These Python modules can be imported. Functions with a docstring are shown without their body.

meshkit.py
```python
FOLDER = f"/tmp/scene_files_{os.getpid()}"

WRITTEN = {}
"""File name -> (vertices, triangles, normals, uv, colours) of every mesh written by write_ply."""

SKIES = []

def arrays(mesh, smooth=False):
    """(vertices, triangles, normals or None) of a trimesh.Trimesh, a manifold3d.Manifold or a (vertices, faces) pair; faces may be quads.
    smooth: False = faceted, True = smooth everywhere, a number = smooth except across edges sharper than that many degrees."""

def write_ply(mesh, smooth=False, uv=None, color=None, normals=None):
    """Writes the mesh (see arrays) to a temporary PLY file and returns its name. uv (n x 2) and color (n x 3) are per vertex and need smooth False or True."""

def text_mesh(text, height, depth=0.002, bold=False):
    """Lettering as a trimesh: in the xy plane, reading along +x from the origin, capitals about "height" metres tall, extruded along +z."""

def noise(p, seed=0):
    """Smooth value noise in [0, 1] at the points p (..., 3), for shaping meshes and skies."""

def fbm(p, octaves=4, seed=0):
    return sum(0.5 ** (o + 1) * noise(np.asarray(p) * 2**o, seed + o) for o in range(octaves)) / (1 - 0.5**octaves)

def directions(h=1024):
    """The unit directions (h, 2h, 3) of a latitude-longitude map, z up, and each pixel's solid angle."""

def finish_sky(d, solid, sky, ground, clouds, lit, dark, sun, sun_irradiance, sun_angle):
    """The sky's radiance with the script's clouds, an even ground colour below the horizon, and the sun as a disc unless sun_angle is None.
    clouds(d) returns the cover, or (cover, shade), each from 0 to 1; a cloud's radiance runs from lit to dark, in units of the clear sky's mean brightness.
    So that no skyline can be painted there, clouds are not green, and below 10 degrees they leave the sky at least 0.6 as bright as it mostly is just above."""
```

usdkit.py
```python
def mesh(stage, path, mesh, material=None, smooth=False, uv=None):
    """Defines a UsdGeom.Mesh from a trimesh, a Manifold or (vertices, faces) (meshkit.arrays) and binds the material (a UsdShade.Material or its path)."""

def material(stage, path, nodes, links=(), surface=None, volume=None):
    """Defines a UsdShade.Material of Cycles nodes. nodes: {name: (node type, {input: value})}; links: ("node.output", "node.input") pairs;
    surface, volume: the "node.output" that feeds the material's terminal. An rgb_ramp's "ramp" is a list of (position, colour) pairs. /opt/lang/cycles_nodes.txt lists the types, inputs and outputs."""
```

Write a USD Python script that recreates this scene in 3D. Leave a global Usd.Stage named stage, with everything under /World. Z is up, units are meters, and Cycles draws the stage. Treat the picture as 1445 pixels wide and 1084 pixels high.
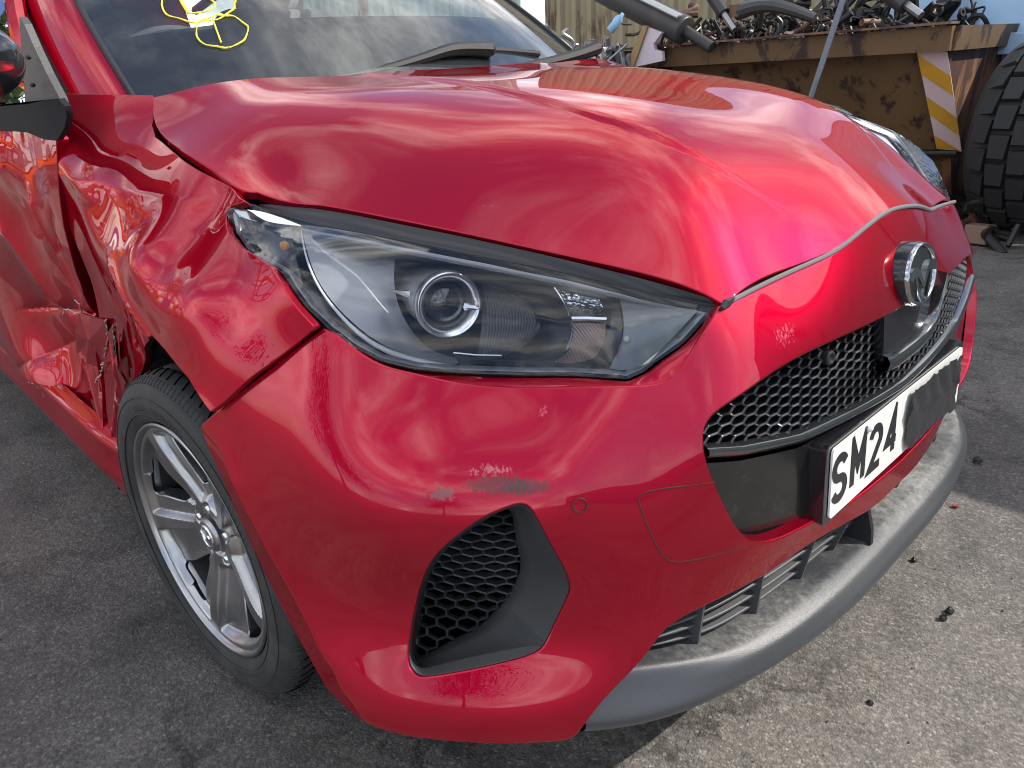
import math, random
import numpy as np, trimesh, usdkit, meshkit
from scipy.interpolate import RBFInterpolator, CubicSpline
from scipy.interpolate import RectBivariateSpline
from scipy.ndimage import gaussian_filter
from scipy.spatial import Delaunay
from shapely.geometry import Polygon, Point
import shapely
from pxr import Usd, UsdGeom, UsdLux, UsdShade, Gf, Sdf, Vt

stage = Usd.Stage.CreateInMemory()
UsdGeom.SetStageUpAxis(stage, UsdGeom.Tokens.z)
UsdGeom.SetStageMetersPerUnit(stage, 1.0)
UsdGeom.Xform.Define(stage, '/World')
UsdGeom.Scope.Define(stage, '/World/Looks')
rng = np.random.default_rng(7)

# ------------------------------------------------------------------ camera
# world frame: the car stands along x (front = +x), its right side is -y, z up, origin on the ground below the front axle
CAM = np.array([1.18606, -1.20454, 1.05416]); YAW, PITCH, ROLL, FPX = 2.38855, -0.41303, -0.04536, 1070.03
PW, PH = 1445.0, 1084.0
_fw = np.array([math.cos(PITCH)*math.cos(YAW), math.cos(PITCH)*math.sin(YAW), math.sin(PITCH)])
_r = np.cross(_fw, [0, 0, 1]); _r /= np.linalg.norm(_r); _u = np.cross(_r, _fw)
RT = _r*math.cos(ROLL)+_u*math.sin(ROLL); UP = -_r*math.sin(ROLL)+_u*math.cos(ROLL); FW = _fw
cam = UsdGeom.Camera.Define(stage, '/World/camera')
m = Gf.Matrix4d(); m.SetRow(0, Gf.Vec4d(*RT, 0)); m.SetRow(1, Gf.Vec4d(*UP, 0)); m.SetRow(2, Gf.Vec4d(*(-FW), 0)); m.SetRow(3, Gf.Vec4d(*CAM, 1))
cam.AddTransformOp().Set(m)
cam.CreateHorizontalApertureAttr(36.0); cam.CreateVerticalApertureAttr(27.0)
cam.CreateFocalLengthAttr(36.0*FPX/PW); cam.CreateClippingRangeAttr(Gf.Vec2f(0.02, 500))
cam.CreateExposureAttr(0.82)

# ------------------------------------------------------------------ sky and sun
SUN = np.array([0.55, 0.50, 0.70]); SUN /= np.linalg.norm(SUN)
sun = UsdLux.DistantLight.Define(stage, '/World/sun')
sun.CreateIntensityAttr(0.95); sun.CreateAngleAttr(0.53); sun.CreateColorAttr(Gf.Vec3f(1, .95, .87))
sun.GetPrim().CreateAttribute('inputs:normalize', Sdf.ValueTypeNames.Bool).Set(True)
zz = SUN; xx = np.cross([0, 0, 1], zz); xx /= np.linalg.norm(xx); yy = np.cross(zz, xx)
m = Gf.Matrix4d(); [m.SetRow(i, Gf.Vec4d(*v, 0)) for i, v in enumerate((xx, yy, zz))]; m.SetRow(3, Gf.Vec4d(0, 0, 30, 1))
sun.AddTransformOp().Set(m)
dome = UsdLux.DomeLight.Define(stage, '/World/sky')
sky_mat = usdkit.material(stage, '/World/Looks/sky', {
    'sky': ('sky_texture', {'sky_type': 'single_scattering', 'sun_disc': False, 'sun_elevation': float(math.asin(SUN[2])), 'sun_rotation': float(math.atan2(SUN[0], SUN[1]))}),
    'tc': ('texture_coordinate', {}),
    'map': ('mapping', {'mapping_type': 'point', 'scale': (1.6, 2.4, 2.6), 'location': (.3, 1.9, .4)}),
    'n1': ('noise_texture', {'scale': 1.5, 'detail': 6.0, 'roughness': 0.52, 'distortion': 0.25}),
    'ramp': ('rgb_ramp', {'ramp': [(0.0, (0, 0, 0)), (0.40, (0, 0, 0)), (0.50, (.45, .45, .45)), (0.60, (.95, .95, .95)), (1, (1, 1, 1))]}),
    'n2': ('noise_texture', {'scale': 3.1, 'detail': 6.0, 'roughness': 0.6}),
    'cl': ('rgb_ramp', {'ramp': [(0.0, (2.2, 2.3, 2.5)), (0.42, (4.2, 4.3, 4.5)), (0.62, (10.5, 10.4, 10.2)), (0.78, (15, 15, 15)), (1, (17, 17, 17))]}),
    'mix': ('mix_color', {'blend_type': 'mix'}),
    'bg': ('background_shader', {'strength': 0.148})},
    [('tc.generated', 'map.vector'), ('map.vector', 'n1.vector'), ('map.vector', 'n2.vector'), ('n1.fac', 'ramp.fac'), ('n2.fac', 'cl.fac'),
     ('ramp.color', 'mix.fac'), ('sky.color', 'mix.a'), ('cl.color', 'mix.b'), ('mix.result', 'bg.color')], surface='bg.background')
UsdShade.MaterialBindingAPI.Apply(dome.GetPrim()).Bind(sky_mat)
dome.GetPrim().SetCustomDataByKey('kind', 'structure')

# ------------------------------------------------------------------ helpers: picking, prims
def ray(u, v):
    u = np.atleast_1d(np.asarray(u, float)); v = np.atleast_1d(np.asarray(v, float))
    return FW[None]+RT[None]*((u-PW/2)/FPX)[:, None]-UP[None]*((v-PH/2)/FPX)[:, None]

def on(u, v, ax, val):
    """the point of the place seen at this pixel whose coordinate ax is val"""
    d = ray(u, v)[0]; k = 'xyz'.index(ax)
    return CAM+d*((val-CAM[k])/d[k])

used = {}
def numbered(base):
    n = used.get(base, 0); used[base] = n+1
    return base if n == 0 else f'{base}_{n:03d}'

def put(name, parent, v, f, mat, normals=None, label=None, kind=None):
    path = numbered(f'{parent}/{name}')
    v = np.asarray(v, np.float32); f = np.asarray(f, np.int32)
    if normals is not None:
        normals = np.asarray(normals, float); fn = np.cross(v[f[:, 1]]-v[f[:, 0]], v[f[:, 2]]-v[f[:, 0]])
        bad = (fn*normals[f].mean(1)).sum(1) < 0; f = np.where(bad[:, None], f[:, ::-1], f)
    me = UsdGeom.Mesh.Define(stage, path)
    me.CreatePointsAttr(Vt.Vec3fArray.FromNumpy(v))
    me.CreateFaceVertexCountsAttr(Vt.IntArray.FromNumpy(np.full(len(f), f.shape[1], np.int32)))
    me.CreateFaceVertexIndicesAttr(Vt.IntArray.FromNumpy(np.ascontiguousarray(f).ravel()))
    me.CreateSubdivisionSchemeAttr('none')
    if normals is not None:
        me.CreateNormalsAttr(Vt.Vec3fArray.FromNumpy(np.asarray(normals, np.float32))); me.SetNormalsInterpolation('vertex')
    UsdShade.MaterialBindingAPI.Apply(me.GetPrim()).Bind(mat)
    if label: me.GetPrim().SetCustomDataByKey('label', label)
    if kind: me.GetPrim().SetCustomDataByKey('kind', kind)
    return path

def putm(name, parent, mesh, mat, smooth=30, label=None, kind=None):
    v, f, n = meshkit.arrays(mesh, smooth)
    return put(name, parent, v, f, mat, n, label, kind)

def thing(name, label, cat, loc=(0, 0, 0), rotz=0, group=None):
    path = numbered('/World/'+name)
    x = UsdGeom.Xform.Define(stage, path)
    if any(loc): x.AddTranslateOp().Set(Gf.Vec3d(*map(float, loc)))
    if rotz: x.AddRotateZOp().Set(float(rotz))
    tag(path, label, cat, group)
    return path

def tag(path, label, cat, group=None):
    o = stage.GetPrimAtPath(path)
    o.SetCustomDataByKey('label', label); o.SetCustomDataByKey('category', cat)
    if group: o.SetCustomDataByKey('group', group)

def cat_m(ms):
    return trimesh.util.concatenate([x for x in ms])

def box(size, at=(0, 0, 0), rot=None, bev=0):
    if bev:
        s = np.array(size)/2-bev
        b = trimesh.creation.icosphere(subdivisions=1, radius=bev)
        pts = np.concatenate([b.vertices+np.array(c)*s for c in np.ndindex(2, 2, 2) for c in [[2*k-1 for k in c]]])
        b = trimesh.convex.convex_hull(pts)
    else:
        b = trimesh.creation.box(size)
    if rot is not None:
        b.apply_transform(trimesh.transformations.euler_matrix(*rot))
    b.apply_translation(at)
    return b

def tube(pts, r, n=8, closed=False, cap=True):
    """tube along pts; r a number or one radius per point"""
    p = np.asarray(pts, float); k = len(p); rr = np.broadcast_to(np.asarray(r, float), (k,))
    if closed: t = np.roll(p, -1, 0)-np.roll(p, 1, 0)
    else: t = np.gradient(p, axis=0)
    t /= np.linalg.norm(t, axis=1)[:, None]+1e-12
    a = np.cross(t[0], [0, 0, 1.0]);
    if np.linalg.norm(a) < .1: a = np.cross(t[0], [0, 1.0, 0])
    a /= np.linalg.norm(a); vs = []
    for i in range(k):
        a = a-t[i]*np.dot(a, t[i]); a /= np.linalg.norm(a); b = np.cross(t[i], a)
        ang = np.arange(n)*2*np.pi/n
        vs.append(p[i]+rr[i]*(np.cos(ang)[:, None]*a+np.sin(ang)[:, None]*b))
    v = np.concatenate(vs); f = []
    for i in range(k if closed else k-1):
        for j in range(n):
            q = [i*n+j, i*n+(j+1) % n, ((i+1) % k)*n+(j+1) % n, ((i+1) % k)*n+j]
            f += [[q[0], q[2], q[1]], [q[0], q[3], q[2]]]
    if cap and not closed:
        v = np.vstack([v, p[0], p[-1]]); c0, c1 = k*n, k*n+1
        for j in range(n):
            f += [[c0, j, (j+1) % n], [c1, (k-1)*n+(j+1) % n, (k-1)*n+j]]
    return trimesh.Trimesh(v, f, process=False)

def spline(pts, n, closed=False):
    p = np.asarray(pts, float)
    if closed: p = np.vstack([p, p[:1]])
    s = np.concatenate([[0], np.cumsum(np.linalg.norm(np.diff(p, axis=0), axis=1)**.5)])
    c = CubicSpline(s, p, bc_type='periodic' if closed else 'natural')
    return c(np.linspace(0, s[-1], n+1)[:-1] if closed else np.linspace(0, s[-1], n))

def polyline(pts, step, closed=True):
    """resampled polyline with (almost) even steps; corners stay where they are"""
    p = np.asarray(pts, float); q = []
    if closed: p = np.vstack([p, p[:1]])
    for a, b in zip(p[:-1], p[1:]):
        k = max(1, int(round(np.linalg.norm(b-a)/step)))
        q.append(a+(b-a)*(np.arange(k)/k)[:, None])
    q = np.concatenate(q)
    return q if closed else np.vstack([q, p[-1:]])

def grid_mesh(P, flip=False, closed_u=False):
    """P: (nu, nv, 3) -> vertices, quads, normals"""
    nu, nv = P.shape[:2]
    du = (np.roll(P, -1, 0)-np.roll(P, 1, 0)) if closed_u else np.gradient(P, axis=0)
    n = np.cross(du, np.gradient(P, axis=1)); n /= np.linalg.norm(n, axis=2)[..., None]+1e-12
    if flip: n = -n
    i, j = np.meshgrid(np.arange(nu if closed_u else nu-1), np.arange(nv-1), indexing='ij')
    i2 = (i+1) % nu
    f = np.stack([i*nv+j, i2*nv+j, i2*nv+j+1, i*nv+j+1], -1).reshape(-1, 4)
    if flip: f = f[:, ::-1]
    return P.reshape(-1, 3), f, n.reshape(-1, 3)

def loft(rows, nu, nv):
    """smooth surface through rows of control points (each row the same number of points)"""
    R = np.array([spline(r, nv) for r in rows])
    return np.stack([spline(R[:, j], nu) for j in range(nv)], 1)

# ------------------------------------------------------------------ fields: smooth panels in the car's own frame
class Field:
    """A smooth sheet of car body: value over a 2D domain through control points (thin plate spline)."""
    def __init__(s, ctrl, smooth=0.0, extra=None, blur=0.0):
        c = np.asarray(ctrl, float); ab, val = s.inv(c)
        s.rbf = RBFInterpolator(ab, val, kernel='thin_plate_spline', smoothing=smooth); s.extra = extra
        if blur:
            st = .012; ax = [np.arange(ab[:, k].min()-.2, ab[:, k].max()+.2, st) for k in (0, 1)]
            Z = s.rbf(np.stack(np.meshgrid(*ax, indexing='ij'), -1).reshape(-1, 2)).reshape(len(ax[0]), len(ax[1]))
            sp = RectBivariateSpline(ax[0], ax[1], gaussian_filter(Z, blur/st, mode='nearest')); s.rbf = lambda q: sp.ev(q[:, 0], q[:, 1])
    def val(s, ab):
        ab = np.asarray(ab, float).reshape(-1, 2); w = s.rbf(ab)
        return w+s.extra(ab) if s.extra else w
    def P(s, ab): ab = np.asarray(ab, float).reshape(-1, 2); return s.fwd(ab, s.val(ab))
    def N(s, ab, e=.0015):
        ab = np.asarray(ab, float).reshape(-1, 2)
        a = s.P(ab+[e, 0])-s.P(ab-[e, 0]); b = s.P(ab+[0, e])-s.P(ab-[0, e])
        n = np.cross(a, b); return n/np.linalg.norm(n, axis=1)[:, None]
    def hit(s, px, near=.3, far=3.2, side=1):
        """domain points where the rays through the pixels first meet the sheet"""
        px = np.asarray(px, float); d = ray(px[:, 0], px[:, 1]); ts = np.linspace(near, far, 500)
        def g(t):
            ab, v = s.inv(CAM+d*t[:, None]); return (v-s.val(ab))*s.out
        G = np.stack([g(np.full(len(px), t)) for t in ts]); lo = np.zeros(len(px)); hi = lo.copy()
        for i in range(len(px)):
            k = np.nonzero((G[:-1, i] > 0) & (G[1:, i] <= 0))[0]
            k = k[0] if len(k) else int(np.argmin(np.abs(G[:, i])[:-1]))
            lo[i], hi[i] = ts[k], ts[k+1]
        for _ in range(25):
            mid = (lo+hi)/2; up = g(mid) > 0; lo = np.where(up, mid, lo); hi = np.where(up, hi, mid)
        return s.inv(CAM+d*lo[:, None])[0]
class HoodF(Field):
    out = 1
    def inv(s, p): return p[:, :2], p[:, 2]
    def fwd(s, ab, v): return np.column_stack([ab, v])
class SideF(Field):
    out = -1
    def inv(s, p): return p[:, [0, 2]], p[:, 1]
    def fwd(s, ab, v): return np.column_stack([ab[:, 0], v, ab[:, 1]])
BX = -0.25
class BumperF(Field):
    out = 1
    def inv(s, p): x = p[:, 0]-BX; return np.column_stack([np.arctan2(p[:, 1], x), p[:, 2]]), np.hypot(x, p[:, 1])
    def fwd(s, ab, v): return np.column_stack([BX+v*np.cos(ab[:, 0]), v*np.sin(ab[:, 0]), ab[:, 1]])
class PlaneF(Field):
    out = 1
    def __init__(s, ctrl, o, e1, e2, **k):
        s.o = np.array(o, float); s.e1 = np.array(e1, float)/np.linalg.norm(e1); n = np.cross(s.e1, e2); s.n = n/np.linalg.norm(n); s.e2 = np.cross(s.n, s.e1)
        super().__init__(ctrl, **k)
    def inv(s, p): q = p-s.o; return np.column_stack([q@s.e1, q@s.e2]), q@s.n
    def fwd(s, ab, v): return s.o+ab[:, :1]*s.e1+ab[:, 1:]*s.e2+v[:, None]*s.n

def sheet(field, outer, holes=(), h=.012, step=.006, r=.002, depth=.012, back=False, lift=0.0):
    """trimmed sheet with rounded, returned edges: vertices, faces, normals"""
    loops = [polyline(outer, step)]+[polyline(x, step) for x in holes]
    for i, l in enumerate(loops):
        ccw = Polygon(l).exterior.is_ccw
        if ccw != (i == 0): loops[i] = l[::-1]
    poly = Polygon(loops[0], loops[1:]); poly = poly if poly.is_valid else poly.buffer(0)
    x0, y0, x1, y1 = poly.bounds
    gx, gy = np.meshgrid(np.arange(x0, x1, h), np.arange(y0, y1, h*.866)); gx = gx+(np.arange(gx.shape[0]) % 2)[:, None]*h/2
    inn = poly.buffer(-.6*h); g = np.column_stack([gx.ravel(), gy.ravel()])
    g = g[shapely.contains_xy(inn, g[:, 0], g[:, 1])]
    ab = np.vstack(loops+[g]); tri = Delaunay(ab).simplices; c = ab[tri].mean(1)
    tri = tri[shapely.contains_xy(poly, c[:, 0], c[:, 1])]
    a = ab[tri]; ar = np.cross(a[:, 1]-a[:, 0], a[:, 2]-a[:, 0]); tri = tri[np.abs(ar) > 1e-9]; ar = ar[np.abs(ar) > 1e-9]
    tri = np.where((ar < 0)[:, None], tri[:, ::-1], tri)
    P, N = field.P(ab), field.N(ab); P = P+N*lift
    V, F, M = [P], [tri], [N]; base = 0; n = len(P)
    for l in loops:
        k = len(l); idx = base+np.arange(k); base += k
        p, nn = P[idx], N[idx]; t = np.roll(p, -1, 0)-np.roll(p, 1, 0); o = np.cross(t, nn); o /= np.linalg.norm(o, axis=1)[:, None]+1e-12
        prev = idx
        for q in (30, 60, 90, None):
            if q is None: pos, no = p+r*o-nn*depth, o
            else:
                s_, c_ = math.sin(math.radians(q)), math.cos(math.radians(q)); pos, no = p+r*s_*o-r*(1-c_)*nn, c_*nn+s_*o
            V.append(pos); M.append(no); cur = n+np.arange(k); n += k
            nx, px_ = np.roll(cur, -1), np.roll(prev, -1)
            F.append(np.column_stack([prev, cur, px_])); F.append(np.column_stack([px_, cur, nx])); prev = cur
    return np.vstack(V), np.vstack(F), np.vstack(M)

def mirror(v, f, n):
    s = np.array([1, -1, 1]); return np.asarray(v)*s, np.asarray(f)[:, ::-1], np.asarray(n)*s

# ------------------------------------------------------------------ materials
L = '/World/Looks/'
def mat(name, nodes, links=(), surface='p.BSDF', **k): return usdkit.material(stage, L+name, nodes, list(links), surface=surface, **k)
def plain(name, col, rough=.5, metallic=0.0, bump=0.0, scale=40, **k):
    nodes = {'p': ('principled_bsdf', {'base_color': col, 'roughness': rough, 'metallic': metallic, **k})}; links = []
    if bump:
        nodes.update({'g': ('texture_coordinate', {}), 'n': ('noise_texture', {'scale': scale, 'detail': 5.0, 'roughness': .6}), 'b': ('bump', {'strength': bump, 'distance': .003})})
        links = [('g.object', 'n.vector'), ('n.fac', 'b.height'), ('b.normal', 'p.normal')]
    return mat(name, nodes, links)
def paint(name, scuffs=()):
    """crimson metallic paint with clear coat; scuffs: (centre, half sizes along x, y, z, colour, threshold, noise scale)"""
    nodes = {'g': ('geometry', {}), 'n': ('noise_texture', {'scale': 3.0, 'detail': 6.0, 'roughness': .65}),
        'd': ('rgb_ramp', {'ramp': [(0, (0, 0, 0)), (.5, (0, 0, 0)), (.8, (.004, .004, .004)), (1, (.010, .010, .010))]}),
        'mx': ('mix_color', {'a': (.37, .0006, .021), 'b': (.35, .24, .24)}),
        'fl': ('noise_texture', {'scale': 1500.0, 'detail': 1.0}), 'fb': ('bump', {'strength': .10, 'distance': .0006}),
        'sp': ('noise_texture', {'scale': 420.0, 'detail': 2.0}), 'spr': ('rgb_ramp', {'ramp': [(0, (0, 0, 0)), (.775, (0, 0, 0)), (.80, (.5, .5, .5)), (1, (.6, .6, .6))]}), 'm1': ('mix_color', {'b': (.30, .22, .21)}),
        'p': ('principled_bsdf', {'metallic': .9, 'roughness': .33, 'specular_ior_level': .1, 'specular_tint': (1.0, .12, .2), 'coat_weight': 1.0, 'coat_roughness': .012, 'coat_ior': 1.44})}
    links = [('g.position', 'n.vector'), ('n.fac', 'd.fac'), ('d.color', 'mx.fac'), ('g.position', 'fl.vector'), ('fl.fac', 'fb.height'), ('fb.normal', 'p.normal'), ('g.position', 'sp.vector'), ('sp.fac', 'spr.fac'), ('spr.color', 'm1.fac'), ('mx.result', 'm1.a')]
    last = 'm1.result'; coat = None
    for i, (c, hs, col, thr, sc) in enumerate(scuffs):
        k = 's%d' % i; c = np.asarray(c, float); hs = np.asarray(hs, float)
        nodes.update({k+'m': ('mapping', {'location': tuple(-c/hs), 'scale': tuple(1/hs)}), k+'l': ('vector_math', {'math_type': 'length'}),
            k+'r': ('map_range', {'from_min': 0.0, 'from_max': 1.0, 'to_min': .28, 'to_max': -.35, 'clamp': False}), k+'v': ('mapping', {'scale': (1, 1, .35)}), k+'n': ('noise_texture', {'scale': sc, 'detail': 8.0, 'roughness': .72}),
            k+'a': ('math', {'math_type': 'add'}), k+'t': ('map_range', {'from_min': thr, 'from_max': thr+.07, 'to_min': 0.0, 'to_max': .75, 'clamp': True}), k+'c': ('mix_color', {'b': col})})
        links += [('g.position', k+'m.vector'), (k+'m.vector', k+'l.vector1'), (k+'l.value', k+'r.value'), ('g.position', k+'v.vector'), (k+'v.vector', k+'n.vector'), (k+'r.result', k+'a.value1'), (k+'n.fac', k+'a.value2'), (k+'a.value', k+'t.value'),
                  (k+'t.result', k+'c.fac'), (last, k+'c.a')]
        last = k+'c.result'
        if coat is None: coat = k+'t.result'
        else:
            nodes[k+'x'] = ('math', {'math_type': 'maximum'}); links += [(coat, k+'x.value1'), (k+'t.result', k+'x.value2')]; coat = k+'x.value'
    links.append((last, 'p.base_color'))
    if coat:
        nodes['inv'] = ('math', {'math_type': 'subtract', 'value1': 1.0}); nodes['met'] = ('math', {'math_type': 'multiply', 'value2': .9})
        links += [(coat, 'inv.value2'), ('inv.value', 'p.coat_weight'), ('inv.value', 'met.value1'), ('met.value', 'p.metallic')]
    return mat(name, nodes, links)
PAINT = paint('red_paint')
W1, GR, DK = (.40, .30, .31), (.12, .09, .095), (.05, .045, .048)
PAINT_BUMPER = paint('red_paint_scuffed', [
    (on(700, 688, 'y', -.695), (.075, .085, .022), DK, .46, 240.0), (on(745, 683, 'y', -.66), (.05, .06, .016), DK, .42, 260.0), (on(620, 700, 'y', -.745), (.045, .055, .026), GR, .55, 220.0), (on(690, 668, 'y', -.695), (.08, .09, .018), (.30, .13, .15), .62, 240.0),
    (on(430, 688, 'y', -.82), (.035, .03, .008), GR, .60, 90.0), (on(1110, 470, 'y', -.33), (.05, .11, .06), (.42, .10, .14), .68, 300.0), (on(768, 580, 'y', -.61), (.02, .03, .03), (.32, .08, .11), .64, 260.0)])
PAINT_HOOD = paint('red_paint_hood', [(on(690, 285, 'z', .87), (.07, .07, .05), (.5, .17, .22), .68, 280.0), (on(1110, 330, 'z', .80), (.10, .12, .05), (.5, .17, .22), .76, 300.0)])
PAINT_DENT = paint('red_paint_crushed', [
    (on(110, 430, 'y', -.79), (.05, .05, .06), W1, .63, 60.0), (on(128, 500, 'y', -.77), (.05, .04, .04), W1, .58, 50.0), (on(50, 540, 'y', -.82), (.10, .04, .03), W1, .58, 40.0), (on(165, 560, 'y', -.80), (.035, .03, .07), W1, .58, 45.0), (on(95, 395, 'y', -.79), (.03, .03, .10), (.3, .2, .22), .64, 80.0)])
BLACK_PLASTIC = plain('black_plastic', (.011, .012, .014), .55, bump=.25, scale=900, specular_ior_level=.3)
GLOSS_BLACK = plain('gloss_black', (.006, .006, .007), .12, coat_weight=.5)
VOID = plain('engine_bay_dark', (.003, .003, .003), .95, specular_ior_level=0.0)
CHROME = plain('chrome', (.85, .86, .87), .06, 1.0)
RUBBER_SEAL = plain('seal_grey', (.12, .12, .12), .4)

# ------------------------------------------------------------------ ground
GROUND = mat('asphalt', {
    'g': ('geometry', {}),
    'n1': ('noise_texture', {'scale': 95.0, 'detail': 9.0, 'roughness': .72}),
    'v': ('voronoi_texture', {'scale': 240.0, 'randomness': 1.0}), 'vr': ('rgb_ramp', {'ramp': [(0, (.55, .55, .55)), (.5, (.8, .79, .78)), (.8, (1.05, 1.03, 1.0)), (.93, (1.25, 1.22, 1.18)), (1, (1.8, 1.74, 1.68))]}), 'sx': ('separate_xyz', {}),
    'n2': ('noise_texture', {'scale': 1.6, 'detail': 8.0, 'roughness': .68}), 'n3': ('noise_texture', {'scale': 9.0, 'detail': 6.0, 'roughness': .7}),
    'r1': ('rgb_ramp', {'ramp': [(0, (.055, .053, .051)), (.38, (.115, .109, .104)), (.55, (.165, .155, .146)), (.70, (.235, .222, .21)), (1, (.40, .38, .355))]}),
    'r2': ('rgb_ramp', {'ramp': [(0, (.35, .34, .34)), (.38, (.70, .68, .67)), (.5, (.98, .95, .92)), (.62, (1.15, 1.11, 1.06)), (1, (1.5, 1.44, 1.36))]}), 'r3': ('rgb_ramp', {'ramp': [(0, (.5, .49, .48)), (.36, (.72, .71, .70)), (.5, (1, 1, 1)), (1, (1.15, 1.13, 1.1))]}),
    'mx': ('mix_color', {'blend_type': 'multiply', 'fac': 1.0, 'use_clamp': False}), 'mx2': ('mix_color', {'blend_type': 'multiply', 'fac': 1.0, 'use_clamp': False}), 'mx3': ('mix_color', {'blend_type': 'multiply', 'fac': .8, 'use_clamp': False}),
    'ad': ('math', {'math_type': 'multiply_add', 'value2': -.35}),
    'cm': ('mix_vector', {'fac': .22}), 'cv': ('voronoi_texture', {'feature': 'distance_to_edge', 'scale': 1.15}), 'cr': ('rgb_ramp', {'ramp': [(0, (.28, .27, .26)), (.006, (.45, .44, .43)), (.016, (1, 1, 1)), (1, (1, 1, 1))]}), 'cn': ('noise_texture', {'scale': .9, 'detail': 3.0}), 'cf': ('rgb_ramp', {'ramp': [(0, (0, 0, 0)), (.5, (0, 0, 0)), (.6, (.85, .85, .85)), (1, (.85, .85, .85))]}), 'mx4': ('mix_color', {'blend_type': 'multiply', 'use_clamp': False}),
    'v2': ('voronoi_texture', {'scale': 75.0}), 's2': ('separate_xyz', {}), 'f2': ('rgb_ramp', {'ramp': [(0, (0, 0, 0)), (.90, (0, 0, 0)), (.91, (1, 1, 1)), (1, (1, 1, 1))]}), 'f3': ('rgb_ramp', {'ramp': [(0, (1, 1, 1)), (.22, (1, 1, 1)), (.30, (0, 0, 0)), (1, (0, 0, 0))]}), 'ff': ('math', {'math_type': 'multiply'}), 'mx5': ('mix_color', {'b': (.42, .40, .38)}), 'f4': ('math', {'math_type': 'multiply', 'value2': .32}),
    'b': ('bump', {'strength': .9, 'distance': .0055}),
    'p': ('principled_bsdf', {'roughness': .78, 'specular_ior_level': .35})},
    [('g.position', 'n1.vector'), ('g.position', 'v.vector'), ('g.position', 'n2.vector'), ('g.position', 'n3.vector'), ('n1.fac', 'r1.fac'), ('n2.fac', 'r2.fac'), ('n3.fac', 'r3.fac'), ('r1.color', 'mx.a'), ('r2.color', 'mx.b'), ('mx.result', 'mx2.a'), ('r3.color', 'mx2.b'),
     ('v.color', 'sx.vector'), ('sx.x', 'vr.fac'), ('mx2.result', 'mx3.a'), ('vr.color', 'mx3.b'),
     ('g.position', 'cm.a'), ('n3.color', 'cm.b'), ('cm.result', 'cv.vector'), ('cv.distance', 'cr.fac'), ('g.position', 'cn.vector'), ('cn.fac', 'cf.fac'), ('cf.color', 'mx4.fac'), ('mx3.result', 'mx4.a'), ('cr.color', 'mx4.b'),
     ('g.position', 'v2.vector'), ('v2.color', 's2.vector'), ('s2.x', 'f2.fac'), ('v2.distance', 'f3.fac'), ('f2.color', 'ff.value1'), ('f3.color', 'ff.value2'), ('ff.value', 'f4.value1'), ('f4.value', 'mx5.fac'), ('mx4.result', 'mx5.a'), ('mx5.result', 'p.base_color'), ('v.distance', 'ad.value1'), ('n1.fac', 'ad.value3'), ('ad.value', 'b.height'), ('b.normal', 'p.normal')])
def ground():
    ax = np.concatenate([-np.geomspace(60, 2.6, 24), np.arange(-2.5, 2.5, .03), np.geomspace(2.55, 60, 24)])
    X, Y = np.meshgrid(ax, ax, indexing='ij')
    p = np.stack([X, Y, 0*X], -1)
    near = np.clip(3.2-np.hypot(X, Y), 0, 1)
    Z = (meshkit.fbm(p*3.1, 3, 2)-.5)*.016*near+(meshkit.fbm(p*14, 2, 5)-.5)*.006*near
    P = np.stack([X, Y, Z], -1)
    v, f, n = grid_mesh(P)
    put('ground', '/World', v, f, GROUND, n, kind='structure')
ground()

# ------------------------------------------------------------------ the car
CAR = thing('damaged_car', 'red hatchback with a crushed front wing and dented door, parked in a scrapyard', 'car')

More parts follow.
